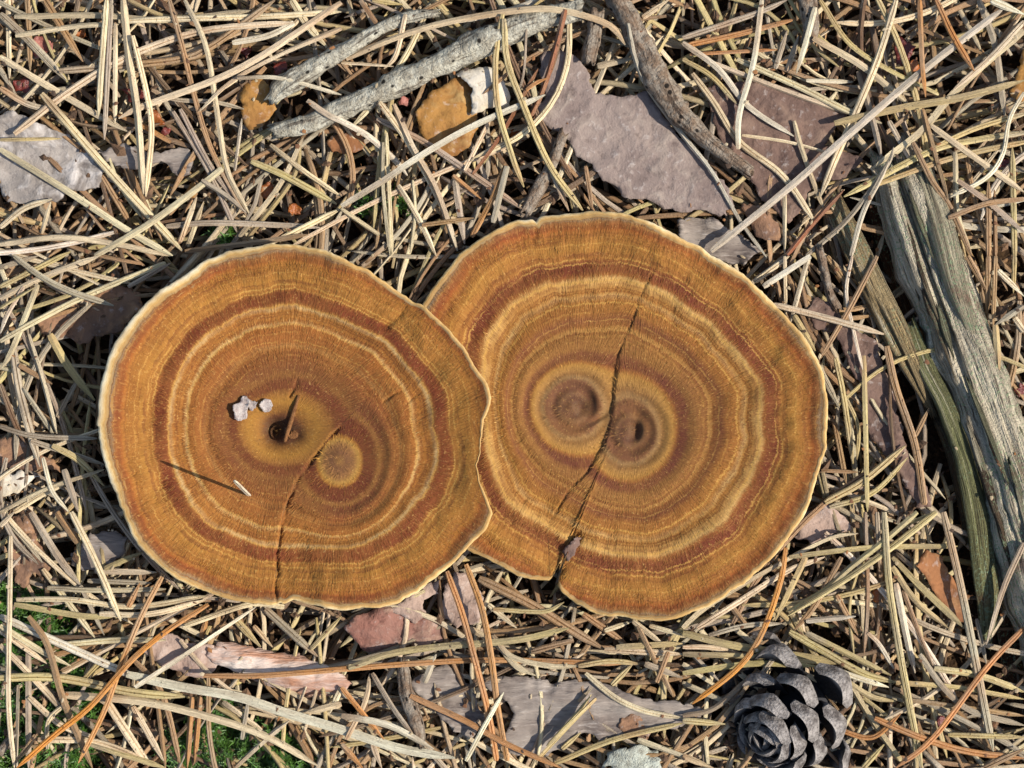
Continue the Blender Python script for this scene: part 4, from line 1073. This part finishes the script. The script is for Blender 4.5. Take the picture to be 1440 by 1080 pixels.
# lower right
n_(9, [(770, 0), (780, 350), (765, 600)], 8, 'b'); n_(9, [(820, 0), (830, 240)], 8, 'g'); n_(9, [(650, 350), (740, 520)], 9, 'b'); n_(9, [(200, 390), (270, 480)], 9, 'b'); n_(9, [(670, 190), (560, 390), (470, 500)], 9, 'b'); n_(9, [(0, 640), (150, 740)], 8); n_(9, [(40, 600), (160, 720)], 8, 'g')
n_(9, [(0, 490), (100, 400), (300, 280), (600, 120), (740, 90)], 10); n_(9, [(60, 490), (250, 370), (440, 250), (600, 190)], 10); n_(9, [(0, 420), (250, 280)], 8, 'y'); n_(9, [(110, 520), (260, 480), (420, 470)], 8, 'g')
n_(9, [(520, 190), (390, 460)], 10, 'y'); n_(9, [(520, 460), (730, 440)], 9, 'p'); n_(9, [(450, 190), (800, 150), (1160, 145)], 8, 'y'); n_(9, [(990, 0), (840, 130), (700, 240), (600, 330), (440, 420)], 9, 'y'); n_(9, [(1070, 0), (880, 150), (680, 290), (440, 440)], 11, 'y')
n_(9, [(900, 170), (1000, 260)], 8, 'g'); n_(9, [(930, 330), (1000, 520), (1060, 660)], 8, 'b'); n_(9, [(900, 300), (940, 500), (980, 680)], 10, 'p'); n_(9, [(885, 230), (980, 370), (1120, 490)], 9, 'y'); n_(9, [(885, 190), (1000, 310), (1190, 490)], 11, 'y')
n_(9, [(1440, 130), (1350, 330), (1280, 560)], 11, 'g'); n_(9, [(1240, 450), (1280, 640)], 7, 'g'); n_(9, [(0, 510), (200, 560), (440, 600), (680, 640)], 12, 'y'); n_(9, [(0, 570), (140, 575), (300, 620)], 8); n_(9, [(0, 600), (300, 610), (600, 640)], 9, 'y'); n_(9, [(0, 680), (300, 640), (560, 650)], 9, 'y')
n_(9, [(450, 505), (600, 590), (760, 680), (900, 720)], 11, 'y'); n_(9, [(520, 510), (700, 600), (880, 690)], 10, 'y'); n_(9, [(600, 650), (740, 700), (870, 740)], 9, 'p'); n_(9, [(900, 720), (1150, 740), (1440, 790)], 9, 'y'); n_(9, [(930, 790), (1150, 820), (1440, 860)], 8, 'b')
n_(9, [(1060, 660), (1250, 690), (1440, 760)], 11, 'y'); n_(9, [(1000, 600), (1100, 740), (1220, 840), (1440, 900)], 9, 'g'); n_(9, [(780, 510), (830, 560), (890, 660)], 7, 'p'); n_(9, [(690, 700), (800, 880), (920, 1050)], 11, 'y'); n_(9, [(700, 720), (800, 780), (900, 800)], 9, 'y')
n_(9, [(660, 920), (800, 950), (920, 850)], 8, 'o'); n_(9, [(760, 1080), (850, 980)], 9, 'y'); n_(9, [(850, 0), (870, 300), (910, 560), (960, 830), (1010, 1080)], 11, 'y', 'long upright yellow needle between the cone and the dry leaf'); n_(9, [(1100, 0), (1170, 300), (1230, 600), (1310, 1010)], 12, 'g', 'broad grey needle running past the orange dry leaf')
n_(9, [(810, 870), (1000, 950), (1200, 1010), (1440, 1040)], 10, 'o'); n_(9, [(1120, 940), (1440, 950)], 8, 'y'); n_(9, [(1440, 490), (1280, 660), (1060, 950), (900, 1080)], 10, 'o', 'long pinkish tan needle slanting away from the cone'); n_(9, [(0, 720), (200, 810)], 8)
n_(9, [(0, 860), (130, 830), (260, 720), (330, 680)], 8, 'g'); n_(9, [(0, 880), (180, 895)], 10, 'y'); n_(9, [(330, 690), (410, 580)], 8, 'g'); n_(9, [(0, 1030), (130, 1080)], 11); n_(9, [(1270, 1080), (1440, 1000)], 10, 'b')
n_(9, [(435, 150), (410, 300), (330, 520), (230, 660), (40, 810)], 9, 'O', 'bright orange curved needle beside the pine cone', lift=8)
def late_crumbs():
    v = []; f = []; c = []; n = 0
    base = np.array([(1, 0, 0), (.3, .9, .1), (-.8, .5, 0), (-.7, -.6, .1), (.4, -.8, 0), (0, 0, .5), (0, 0, -.4)], float)
    bf = [(i, (i + 1) % 5, 5) for i in range(5)] + [((i + 1) % 5, i, 6) for i in range(5)]
    pal = [(150, 104, 66), (110, 80, 58), (188, 168, 136), (120, 84, 60), (80, 64, 52), (170, 150, 118)]
    k = 0
    while k < 520:
        x, y = rng.uniform(0, 1440), rng.uniform(0, 1080)
        if not free(x, y) or any((x - cx) ** 2 + (y - cy) ** 2 < q * q for cx, cy, q in CLEAR): continue
        k += 1
        X, Y = P(x, y, 60); r = rng.uniform(1.6, 4.6); a = rng.uniform(0, 6.28); el = rng.uniform(.25, 1)
        b = base * rng.uniform(.6, 1.3, (7, 3)) * [r, r * el, r * .45]
        ca, sa = math.cos(a), math.sin(a); b[:, :2] = b[:, :2] @ np.array([[ca, sa], [-sa, ca]])
        v.append(b + [X, Y, float(hget([X], [Y])[0]) + 1]); f.append(np.array(bf) + n); n += 7
        c.append(np.tile(np.append(np.array(C(*pal[rng.integers(6)])), 1), (7, 1)))
    t = NT('litter_crumb'); m = t.done(t.attr('tone', 'Color'), .85, .2)
    o = mesh_obj('litter_crumbs', np.vstack(v), np.vstack(f), m, smooth=False, attrs={'tone': ('FLOAT_COLOR', np.vstack(c))})
    tag(o, 'tiny brown and tan crumbs sprinkled over the needles', 'litter crumbs', kind='stuff')
late_crumbs()
print('needles', len([o for o in bpy.data.objects if o.name.startswith('pine_needle')]), np.percentile(HM, [5, 50, 90, 99]))

# ------------------------------------------------------------------ mushrooms
def polar_R(outline, c, th):
    o = np.array(outline, float) - c
    a = np.arctan2(-o[:, 1], o[:, 0]); r = np.hypot(o[:, 0], o[:, 1])
    i = np.argsort(a); a, r = a[i], r[i]
    return np.interp(th, np.concatenate([a - 2 * math.pi, a, a + 2 * math.pi]), np.tile(r, 3))

def seg_dist(px, py, line):
    """signed distance to a polyline (sign: + on the right-hand side of its direction), and position along 0..1"""
    best = np.full(px.shape, 1e9); sgn = np.zeros(px.shape); pos = np.zeros(px.shape)
    line = np.array(line, float); m = len(line) - 1
    for i in range(m):
        a, b = line[i], line[i + 1]; d = b - a; L2 = d @ d
        t = np.clip(((px - a[0]) * d[0] + (py - a[1]) * d[1]) / L2, 0, 1)
        qx, qy = px - a[0] - t * d[0], py - a[1] - t * d[1]
        dist = np.hypot(qx, qy); cr = d[0] * qy - d[1] * qx
        k = dist < best
        best = np.where(k, dist, best); sgn = np.where(k, np.sign(cr), sgn); pos = np.where(k, (i + t) / m, pos)
    return best, sgn, pos

def mushroom(label, outline, ringline, centre, cores, divide, zrim, tilt, depth, marg_w, height_fn, stopsA, stopsB, core_scale, stem_px):
    cX, cY = P(*centre, zrim)
    root = empty('mushroom', (cX * S, cY * S, 0))
    tag(root, label, 'mushroom', 'zoned velvet mushrooms')
    NA, NR = 800, 170
    th = np.arange(NA) * 2 * math.pi / NA - math.pi
    R = polar_R(outline, centre, th)
    R = R + (vnoise(th * 14, th * 0, 4) - .5) * 3.4 + (vnoise(th * 60, th * 0, 6) - .5) * 1.1
    RR = polar_R(ringline, centre, th)
    kern = np.exp(-(np.arange(-60, 61) / 24.0) ** 2); kern /= kern.sum()
    RR = np.convolve(np.concatenate([RR[-60:], RR, RR[:60]]), kern, 'valid')
    W = marg_w(th)
    Rin = R - W
    u = np.linspace(0, 1, NR) ** .85
    TH = np.repeat(th[:, None], NR, 1)
    rad = u[None] * Rin[:, None]
    px = centre[0] + rad * np.cos(TH); py = centre[1] - rad * np.sin(TH)
    def field(px, py, rad, TH, RR2):
        tg = rad / RR2
        bd, sg, bp = seg_dist(px, py, divide)
        side = np.where(sg > 0, 1.0, 0.0)                              # 1 = second core
        d1 = np.hypot((px - cores[0][0]) / cores[0][2], (py - cores[0][1]) / cores[0][3])
        d2 = np.hypot((px - cores[1][0]) / cores[1][2], (py - cores[1][1]) / cores[1][3])
        soft = smooth01(-3, 3, bd * sg)
        wob = (fbm(px / 46, py / 46, 21) - .5)
        out = []
        for d in (d1, d2):
            t = d / core_scale
            w = smooth01(.12, .46, t)
            out.append(t * (1 - w) + np.maximum(tg, t * .3) * w)
        f = out[0] * (1 - soft) + out[1] * soft
        f = f + wob * .022 + (vnoise(np.cos(TH) * 4 + 9, np.sin(TH) * 4 + 9, 2) - .5) * .035 * smooth01(.3, .7, f)
        an = np.where(side > .5, np.arctan2(py - cores[1][1], px - cores[1][0]), np.arctan2(py - cores[0][1], px - cores[0][0]))
        return f, side, an
    RR2 = np.maximum(RR - W, Rin)[:, None] + 0 * rad
    f, side, an = field(px, py, rad, TH, RR2)
    def height(px, py, rad, Rn, f, TH):
        t = rad / Rn
        z = zrim - depth * (1 - t ** 1.7) + (px - centre[0]) * tilt[0] + (centre[1] - py) * tilt[1]
        z = z + 1.5 * np.sin(f * 38) * smooth01(.2, .4, f) * (1 - smooth01(.93, 1, t)) + (fbm(px / 70, py / 70, 5) - .5) * 19 * smooth01(.2, .8, t)
        z = z + 4 * np.sin(TH * 5 + 1) * smooth01(.6, 1, t)
        return z + height_fn(px, py, t)
    z = height(px, py, rad, Rin[:, None], f, TH)
    def world(px, py, z):
        q = (H - z) / H
        return np.stack([(px - 720) * q, (540 - py) * q, z], -1)
    V = world(px, py, z).reshape(-1, 3)
    idx = np.arange(NA * NR).reshape(NA, NR); nx = np.roll(idx, -1, 0)
    Fq = np.stack([idx[:, :-1], idx[:, 1:], nx[:, 1:], nx[:, :-1]], -1).reshape(-1, 4)
    fib = np.stack([np.cos(an), np.sin(an), f], -1).reshape(-1, 3)
    mesh_obj('cap', V, Fq, mat_cap('zoned_cap_felt', stopsA, stopsB), root,
             attrs={'ring': ('FLOAT', f.ravel()), 'side': ('FLOAT', side.ravel()), 'fib': ('FLOAT_VECTOR', fib)})
    # short felt hairs lying outwards over the cap
    nh = 15000
    ci = rng.integers(0, NA, nh); cj = np.clip((np.sqrt(rng.random(nh)) * (NR - 2)).astype(int), 2, NR - 3)
    hx, hy, hz, hf, ha, hs = px[ci, cj], py[ci, cj], z[ci, cj], f[ci, cj], an[ci, cj], side[ci, cj]
    ha = ha + rng.normal(0, .28, nh); hl = rng.uniform(3.5, 8.5, nh); hw = rng.uniform(.28, .6, nh)
    def ramp_py(st, t):
        ps = [q[0] for q in st]
        return np.stack([np.interp(t, ps, [q[1][k] for q in st]) for k in range(3)], 1)
    hc = np.where(hs[:, None] > .5, ramp_py(stopsB, hf), ramp_py(stopsA, hf)) * rng.uniform(.75, 1.55, nh)[:, None]
    hc = hc * .78 + np.array(C(198, 152, 82)) * .22 * rng.uniform(.3, 1.4, nh)[:, None]
    ux, uy = np.cos(ha), np.sin(ha)
    hv = np.stack([world(hx - uy * hw, hy + ux * hw, hz - .3), world(hx + uy * hw, hy - ux * hw, hz - .3), world(hx + ux * hl, hy + uy * hl, hz + hl * rng.uniform(.1, .4, nh))], 1).reshape(-1, 3)
    ho = mesh_obj('felt_hairs', hv, np.arange(nh * 3).reshape(-1, 3), M['felt'], root, smooth=False, attrs={'tone': ('FLOAT_COLOR', np.repeat(np.column_stack([hc, np.ones(nh)]), 3, 0))})
    ho['kind'] = 'stuff'
    # margin: rounded lip from the cap edge, over and under
    zin = z[:, -1]
    prof = [(-.35, -1.0), (0, 0.1), (.25, .6), (.5, .8), (.72, .4), (.9, -.6), (1.0, -2.6), (.97, -5.2), (.8, -8.0), (.5, -9.5), (.2, -10)]
    rows = []; mv = []
    for q, dz in prof:
        rr = Rin + W * q
        up = 0 if q < 0 else dz
        rows.append(world(centre[0] + rr * np.cos(th), centre[1] - rr * np.sin(th), zin + dz + (0 if q > 0 else -.6)))
        mv.append(np.clip(np.full(NA, q), 0, 1))
    mvv = np.stack(mv, 1); mvv[:, 7:] = .7
    mvv = mvv * np.clip(W / 12.0, .6, 1.3)[:, None]
    MV = np.stack(rows, 1); k = len(prof)
    idm = np.arange(NA * k).reshape(NA, k); nm = np.roll(idm, -1, 0)
    Fm = np.stack([idm[:, :-1], idm[:, 1:], nm[:, 1:], nm[:, :-1]], -1).reshape(-1, 4)
    fm = np.stack([np.repeat(np.cos(th)[:, None], k, 1), np.repeat(np.sin(th)[:, None], k, 1), mvv], -1).reshape(-1, 3)
    mesh_obj('margin', MV.reshape(-1, 3), Fm, M['margin'], root, attrs={'ring': ('FLOAT', mvv.ravel()), 'fib': ('FLOAT_VECTOR', fm)})
    # pore surface below, running down into the stem
    un = np.array([1.0, .8, .6, .4, .25, .15, .1]); rows = []
    sx, sy = stem_px
    for q in un:
        rr = (Rin + W * .3) * q
        drop = 10 + 60 * (1 - q) ** 1.2
        ii = np.clip((q * (NR - 1)), 0, NR - 1).astype(int)
        zz = zin - drop if q > .9 else np.minimum(zin, z[:, ii]) - drop
        ax = centre[0] + (sx - centre[0]) * (1 - q); ay = centre[1] + (sy - centre[1]) * (1 - q)
        rows.append(world(ax + rr * np.cos(th), ay - rr * np.sin(th), zz))
    PV = np.stack(rows, 1)[::4]; k = len(un); n4 = PV.shape[0]
    idp = np.arange(n4 * k).reshape(n4, k); np_ = np.roll(idp, -1, 0)
    Fp = np.stack([idp[:, 1:], idp[:, :-1], np_[:, :-1], np_[:, 1:]], -1).reshape(-1, 4)
    mesh_obj('pore_surface', PV.reshape(-1, 3), Fp, M['pores'], root)
    # stem
    sv = []; kk = 20
    X, Y = P(sx, sy, zrim)
    zt = zrim - depth - 40
    for i, zz in enumerate(np.linspace(-8, zt, 8)):
        r = 26 - 5 * math.sin(i / 7 * math.pi) + rng.uniform(-1, 1)
        for j in range(kk):
            a = j * 2 * math.pi / kk; sv.append((X + r * math.cos(a), Y + r * math.sin(a), zz))
    sf = [(i * kk + j, i * kk + (j + 1) % kk, (i + 1) * kk + (j + 1) % kk, (i + 1) * kk + j) for i in range(7) for j in range(kk)]
    mesh_obj('stem', sv, sf, M['stem'], root)
    def top_z(x, y):
        k = np.argmin((px - x) ** 2 + (py - y) ** 2)
        return float(z.ravel()[k])
    return root, top_z

def stops(l): return [(p, C(c[0] * .97, c[1] * .955, c[2] * 1.02, .70)) for p, c in l]
OUT_L = [(400, 344), (350, 347), (302, 360), (253, 390), (207, 423), (170, 467), (147, 520), (137, 567), (138, 613), (150, 660), (173, 717), (193, 767), (227, 800), (267, 823), (320, 843), (360, 850), (388, 849), (393, 846), (398, 848), (413, 845), (445, 852), (480, 858), (513, 855), (563, 847), (600, 823), (630, 798), (660, 770), (683, 743), (692, 722), (688, 708), (676, 680), (671, 655), (674, 635), (679, 612), (681, 590), (688, 573), (692, 560), (683, 537), (663, 507), (637, 470), (613, 447), (593, 428), (580, 425), (560, 410), (530, 388), (497, 370), (465, 354), (440, 348)]
RING_L = [(400, 344), (302, 360), (207, 423), (147, 520), (137, 590), (173, 717), (227, 800), (320, 843), (400, 850), (480, 858), (563, 847), (630, 800), (680, 750), (702, 690), (706, 620), (698, 550), (660, 490), (600, 420), (560, 405), (497, 370), (440, 348)]
OUT_R = [(593, 427), (613, 397), (627, 380), (650, 354), (667, 340), (700, 320), (727, 310), (748, 307), (753, 312), (757, 306), (787, 301), (833, 298), (880, 301), (917, 313), (960, 335), (1000, 358), (1037, 380), (1060, 400), (1093, 433), (1127, 470), (1150, 503), (1162, 547), (1165, 590), (1160, 633), (1150, 670), (1134, 716), (1110, 757), (1087, 783), (1060, 810), (1027, 833), (993, 853), (960, 867), (930, 873), (880, 869), (840, 862), (810, 850), (790, 834), (783, 822), (785, 808), (798, 778), (790, 785), (779, 808), (773, 817), (747, 816), (727, 809), (707, 797), (680, 785), (657, 775), (635, 750), (615, 700), (602, 640), (592, 570), (588, 500)]
RING_R = [(590, 430), (627, 380), (700, 320), (757, 306), (833, 298), (917, 310), (1000, 355), (1060, 400), (1127, 470), (1162, 547), (1165, 600), (1134, 716), (1060, 810), (960, 867), (880, 872), (790, 850), (740, 825), (680, 790), (635, 750), (602, 640), (588, 500)]
COMMON_L = [(.34, (128, 74, 36)), (.40, (142, 80, 36)), (.45, (152, 90, 38)), (.468, (184, 130, 64)), (.485, (156, 92, 38)), (.572, (166, 100, 38)), (.588, (222, 180, 106)), (.606, (174, 110, 42)), (.66, (170, 108, 40)), (.678, (224, 184, 112)), (.694, (150, 84, 34)), (.712, (126, 58, 27)), (.757, (128, 60, 27)), (.778, (166, 106, 42)), (.84, (182, 126, 48)), (.885, (160, 102, 38)), (.92, (174, 116, 42)), (.955, (158, 84, 32)), (.985, (138, 84, 42)), (1.0, (140, 116, 84))]
A_L = stops([(0, (60, 34, 20)), (.05, (84, 46, 25)), (.08, (120, 68, 36)), (.11, (170, 114, 46)), (.16, (192, 136, 52)), (.205, (166, 110, 46)), (.235, (120, 60, 30)), (.275, (122, 62, 33)), (.305, (152, 100, 46))] + COMMON_L)
B_L = stops([(0, (186, 132, 66)), (.035, (150, 100, 62)), (.08, (172, 120, 64)), (.105, (212, 160, 72)), (.122, (192, 130, 50)), (.136, (122, 58, 29)), (.22, (118, 56, 29)), (.265, (156, 104, 48)), (.30, (126, 70, 36))] + COMMON_L)
A_R = stops([(0, (146, 100, 64)), (.05, (112, 70, 48)), (.075, (146, 104, 66)), (.09, (130, 84, 54)), (.135, (134, 86, 54)), (.156, (172, 134, 80)), (.18, (158, 112, 58)), (.205, (182, 134, 66)), (.238, (192, 140, 62)), (.258, (164, 102, 46)), (.276, (116, 60, 38)), (.31, (122, 66, 42)), (.34, (154, 104, 50)), (.42, (150, 98, 45)), (.44, (186, 136, 66)), (.462, (150, 95, 42)), (.50, (126, 70, 40)), (.535, (155, 98, 40)), (.592, (164, 106, 42)), (.612, (220, 176, 100)), (.635, (172, 114, 42)), (.70, (220, 174, 96)), (.717, (150, 88, 38)), (.738, (122, 58, 30)), (.78, (122, 58, 32)), (.802, (162, 102, 42)), (.86, (180, 126, 50)), (.92, (166, 106, 42)), (.953, (162, 86, 34)), (.984, (146, 96, 50)), (1, (142, 122, 88))])

def gauss(px, py, x, y, sx, sy=None, a=0.0):
    sy = sy or sx; c, s = math.cos(a), math.sin(a)
    dx, dy = px - x, py - y
    u = (dx * c + dy * s) / sx; v = (-dx * s + dy * c) / sy
    return np.exp(-(u * u + v * v))

def crack(px, py, line, w, d, step=0.0, fall=40.0):
    b, s, p = seg_dist(px + (fbm(px / 13, py / 13, 41) - .5) * 9, py + (fbm(px / 13, py / 13, 47) - .5) * 9, line)
    d = d * np.clip(-.25 + 2.0 * vnoise(px / 17, py / 17, 53), .08, 1.6); step = step * (.2 + 1.6 * vnoise(px / 40, py / 40, 59))
    ends = smooth01(0, .08, p) * (1 - smooth01(.94, 1.0, p))
    return -d * np.exp(-(b / w) ** 2) * ends + step * s * np.exp(-b / fall) * (1 - np.exp(-(b / (w * .8)) ** 2)) * ends

SEAM_L = [(392, 860), (388, 815), (391, 770), (398, 722), (414, 685), (438, 650), (462, 616), (482, 596)]
DIV_L = [(392, 900), (388, 815), (391, 770), (398, 722), (414, 685), (438, 650), (462, 616), (490, 588), (530, 545), (580, 470), (620, 400)]
def height_left(px, py, t):
    z = -30 * gauss(px, py, 384, 606, 15, 17) - 8 * gauss(px, py, 414, 612, 12, 10) - 12 * gauss(px, py, 400, 606, 46, 34) + 6 * gauss(px, py, 478, 648, 24)
    z = z + crack(px, py, SEAM_L, 2.4, 6, -2.2, 24)
    z = z + crack(px, py, [(408, 560), (412, 545), (420, 532)], 2.5, 4)
    z = z + crack(px, py, [(536, 568), (552, 556), (566, 548)], 2.2, 3) + crack(px, py, [(572, 564), (600, 546)], 2.0, 2.2)
    z = z + crack(px, py, [(574, 428), (560, 445), (530, 462)], 6, 3) + 4 * gauss(px, py, 566, 478, 26, 12, .6) - 3 * gauss(px, py, 556, 520, 26, 14, .6)
    z = z + 15 * smooth01(.8, 1, t) ** 1.5 * np.clip((330 - px) / 160, 0, 1)
    return z
SEAM_R = [(930, 356), (905, 408), (886, 462), (869, 500), (862, 540), (858, 585), (846, 628), (826, 662), (800, 690), (770, 740)]
DIV_R = [(780, 960), (770, 740), (800, 690), (826, 662), (846, 628), (858, 585), (862, 540), (869, 500), (886, 462), (905, 408), (950, 250)]
def height_right(px, py, t):
    z = -11 * gauss(px, py, 822, 572, 12, 19) + 6 * gauss(px, py, 800, 573, 12, 15) - 9 * gauss(px, py, 894, 602, 10, 26, .12) + 5 * gauss(px, py, 879, 612, 8, 17, .15) + 5 * gauss(px, py, 846, 560, 14, 26, .2)
    z = z - 9 * gauss(px, py, 842, 588, 13, 4.5, -.6) - 8 * gauss(px, py, 808, 573, 60) - 8 * gauss(px, py, 888, 608, 58)
    b_, s_, p_ = seg_dist(px, py, SEAM_R)
    mid = smooth01(.28, .42, p_) * (1 - smooth01(.66, .85, p_))
    z = z - mid * 5 * np.exp(-(b_ / np.where(s_ > 0, 15.0, 4.0)) ** 2)
    for qx, qy in ((806, 573), (886, 606)):
        dd_ = np.hypot(px - qx, py - qy); own = (s_ < 0) == (qx > 850)
        z = z + np.where(own, 1.5 * np.cos(dd_ * 6.283 / 19) * np.exp(-(dd_ / 62) ** 4), 0)
    z = z + crack(px, py, SEAM_R, 1.9, 3.0, -.6, 20)
    z = z + crack(px, py, [(806, 752), (796, 786), (783, 822)], 6, 10) - 14 * gauss(px, py, 810, 756, 7, 9)
    z = z + crack(px, py, [(725, 722), (745, 700)], 3, 4) + crack(px, py, [(754, 316), (752, 330), (750, 345)], 2, 3)
    return z
def marg_left(th):
    lft = np.clip(np.cos(th - 2.7), 0, 1) ** 1.5
    notch = smooth01(.30, .05, np.abs(th + .16))
    return (8.0 + 7 * lft) * (1 - .72 * notch) + ((fbm(th * 6, th * 0, 3) - .5) * 6 + (vnoise(th * 40, th * 0, 9) - .5) * 1.6) * (1 - .8 * notch)
def marg_right(th):
    return 7.0 + 3.0 * np.clip(np.sin(th), 0, 1) + (fbm(th * 6, th * 0 + 4, 3) - .5) * 6 + (vnoise(th * 40, th * 0, 9) - .5) * 1.6

right_root, ztr = mushroom('wide zoned brown mushroom with two pits at its middle, edge tucked under its neighbour', OUT_R, RING_R, (873, 588), [(806, 573, 1, 1), (886, 606, .95, 1.08)], DIV_R, 106, (.035, 0.0), 24, marg_right, height_right, A_R, A_R, 282.0, (860, 600))
left_root, ztl = mushroom('funnel-shaped zoned brown mushroom with white crumbs in its middle, overlapping its neighbour', OUT_L, RING_L, (415, 600), [(397, 603, 1.12, .88), (478, 648, .95, 1.05)], DIV_L, 142, (.03, 0.0), 32, marg_left, height_left, A_L, B_L, 268.0, (425, 610))

# ------------------------------------------------------------------ small things lying on the caps
def chip(name, poly, z, mat, label, cat, thick=3, tilt=(0, 0), bump=2, curl=0.0):
    return flake(name, poly, mat, label, cat, z=z, thick=thick, bump=bump, tilt=tilt, rag=1.3, step=2.4, drape=0, curl=curl, stampit=False)
chip('white_crumb', [(327, 572), (336, 566), (340, 558), (346, 558), (350, 566), (348, 578), (347, 588), (336, 591), (329, 588), (331, 580)], ztl(338, 575) + 3, M['white'], 'largest white angular crumb on the funnel cap', 'crumb', 2.5, bump=7, curl=3)
chip('white_crumb', [(344, 560), (352, 562), (362, 567), (360, 574), (353, 578), (347, 570)], ztl(352, 570) + 3, M['white'], 'middle white crumb joined between two others on the funnel cap', 'crumb', 2, bump=6)
chip('white_crumb', [(364, 568), (372, 562), (381, 562), (383, 571), (378, 577), (373, 581), (367, 575)], ztl(374, 571) + 3.5, M['white'], 'rounded white crumb set apart at the funnel hole rim', 'crumb', 2.5, bump=7, curl=3)
# upright needle stub stuck in the cap, throwing a long shadow
def stub():
    z0 = ztl(351, 698) - 3
    b = np.array([*P(351, 697, z0), z0]); z1 = z0 + 122
    e = np.array([*P(330, 676, z1), z1])
    t = np.linspace(0, 1, 12)[:, None]
    p = b * (1 - t) + e * t
    v, f, uv = needle_geo(p[:, :2], p[:, 2], 7.5, PROF8, .4, False, 5.0)
    o = mesh_obj('needle_stub', v, f, M['needle'], attrs={'nuv': ('FLOAT_VECTOR', uv), 'tone': ('FLOAT_COLOR', np.tile(np.append(C(*TONES['p']), 1), (len(v), 1)))})
    tag(o, 'pale needle stub standing upright in the funnel cap', 'pine needle')
stub()
def ridge():
    z0 = ztl(410, 590)
    pts = [(420, 556), (414, 575), (408, 595), (400, 622)]
    zs = [ztl(420, 556) + 1, ztl(414, 575) + 4, ztl(404, 596) + 5, ztl(400, 624) + 1]
    o = bar('wood_sliver', pts, zs, [2, 3.2, 3.6, 2.4], [2, 3, 3.4, 2], M['sliver'], None, (150, 96, 50), k=10, groove=.1, lump=.1, seed=3, step=3)
    tag(o, 'thin brown sliver bridging the hole of the funnel cap', 'sliver')
ridge()
chip('rolled_scrap', [(792, 772), (800, 764), (808, 754), (816, 758), (813, 770), (808, 782), (800, 788), (794, 784)], ztr(800, 786) + 6, M['bark_dark'], 'dark curled scrap wedged in the cap notch', 'scrap', 4, bump=5, curl=-4)
chip('resin_crumb', [(406, 612), (413, 606), (420, 610), (418, 619), (409, 622)], ztl(412, 615) + 2, M['sliver'], 'tiny amber crumb beside the funnel hole', 'crumb', 5, bump=4)

# ------------------------------------------------------------------ needles whose labels coincide: add what crosses over or under them
def crosses(a, b):
    if a[:, 0].max() < b[:, 0].min() or b[:, 0].max() < a[:, 0].min() or a[:, 1].max() < b[:, 1].min() or b[:, 1].max() < a[:, 1].min(): return False
    for i in range(len(a) - 1):
        p, r_ = a[i], a[i + 1] - a[i]
        d = b[1:] - b[:-1]
        den = r_[0] * d[:, 1] - r_[1] * d[:, 0]; den = np.where(np.abs(den) < 1e-9, 1e-9, den)
        q = b[:-1] - p
        t = (q[:, 0] * d[:, 1] - q[:, 1] * d[:, 0]) / den; u = (q[:, 0] * r_[1] - q[:, 1] * r_[0]) / den
        if np.any((t >= 0) & (t <= 1) & (u >= 0) & (u <= 1)): return True
    return False
def tell_apart():
    by = {}
    for i, (o, q, c) in enumerate(LAID): by.setdefault(o['label'], []).append(i)
    for lab, ids in by.items():
        if len(ids) < 2: continue
        for i in ids:
            over = sorted({TN[LAID[j][2]] for j in range(i) if crosses(LAID[i][1], LAID[j][1])})
            under = sorted({TN[LAID[j][2]] for j in range(i + 1, len(LAID)) if crosses(LAID[i][1], LAID[j][1])})
            base = lab.split(',')[0]
            add = ' under ' + under[-1] + ' one' if under else ' with none on top'
            add += ' over ' + over[0] if over and len((base + add).split()) < 15 else ''
            w16 = (base + ',' + add).split()
            LAID[i][0]['label'] = ' '.join(w16 if len(w16) <= 16 else (base + ',' + (' under ' + under[-1] + ' one' if under else ' on top')).split()[:16])
tell_apart()
def tell_more():
    words = ['no needle', 'one needle', 'two needles', 'three needles', 'four needles', 'five needles', 'several needles']
    by = {}
    for i, (o, q, c) in enumerate(LAID): by.setdefault(o['label'], []).append(i)
    for lab, ids in by.items():
        if len(ids) < 2: continue
        for i in ids:
            n = sum(crosses(LAID[i][1], LAID[j][1]) for j in range(i + 1, len(LAID)))
            new = lab.split(',')[0] + ', crossed by ' + words[min(n, 6)]
            if len(new.split()) <= 16: LAID[i][0]['label'] = new
tell_more()
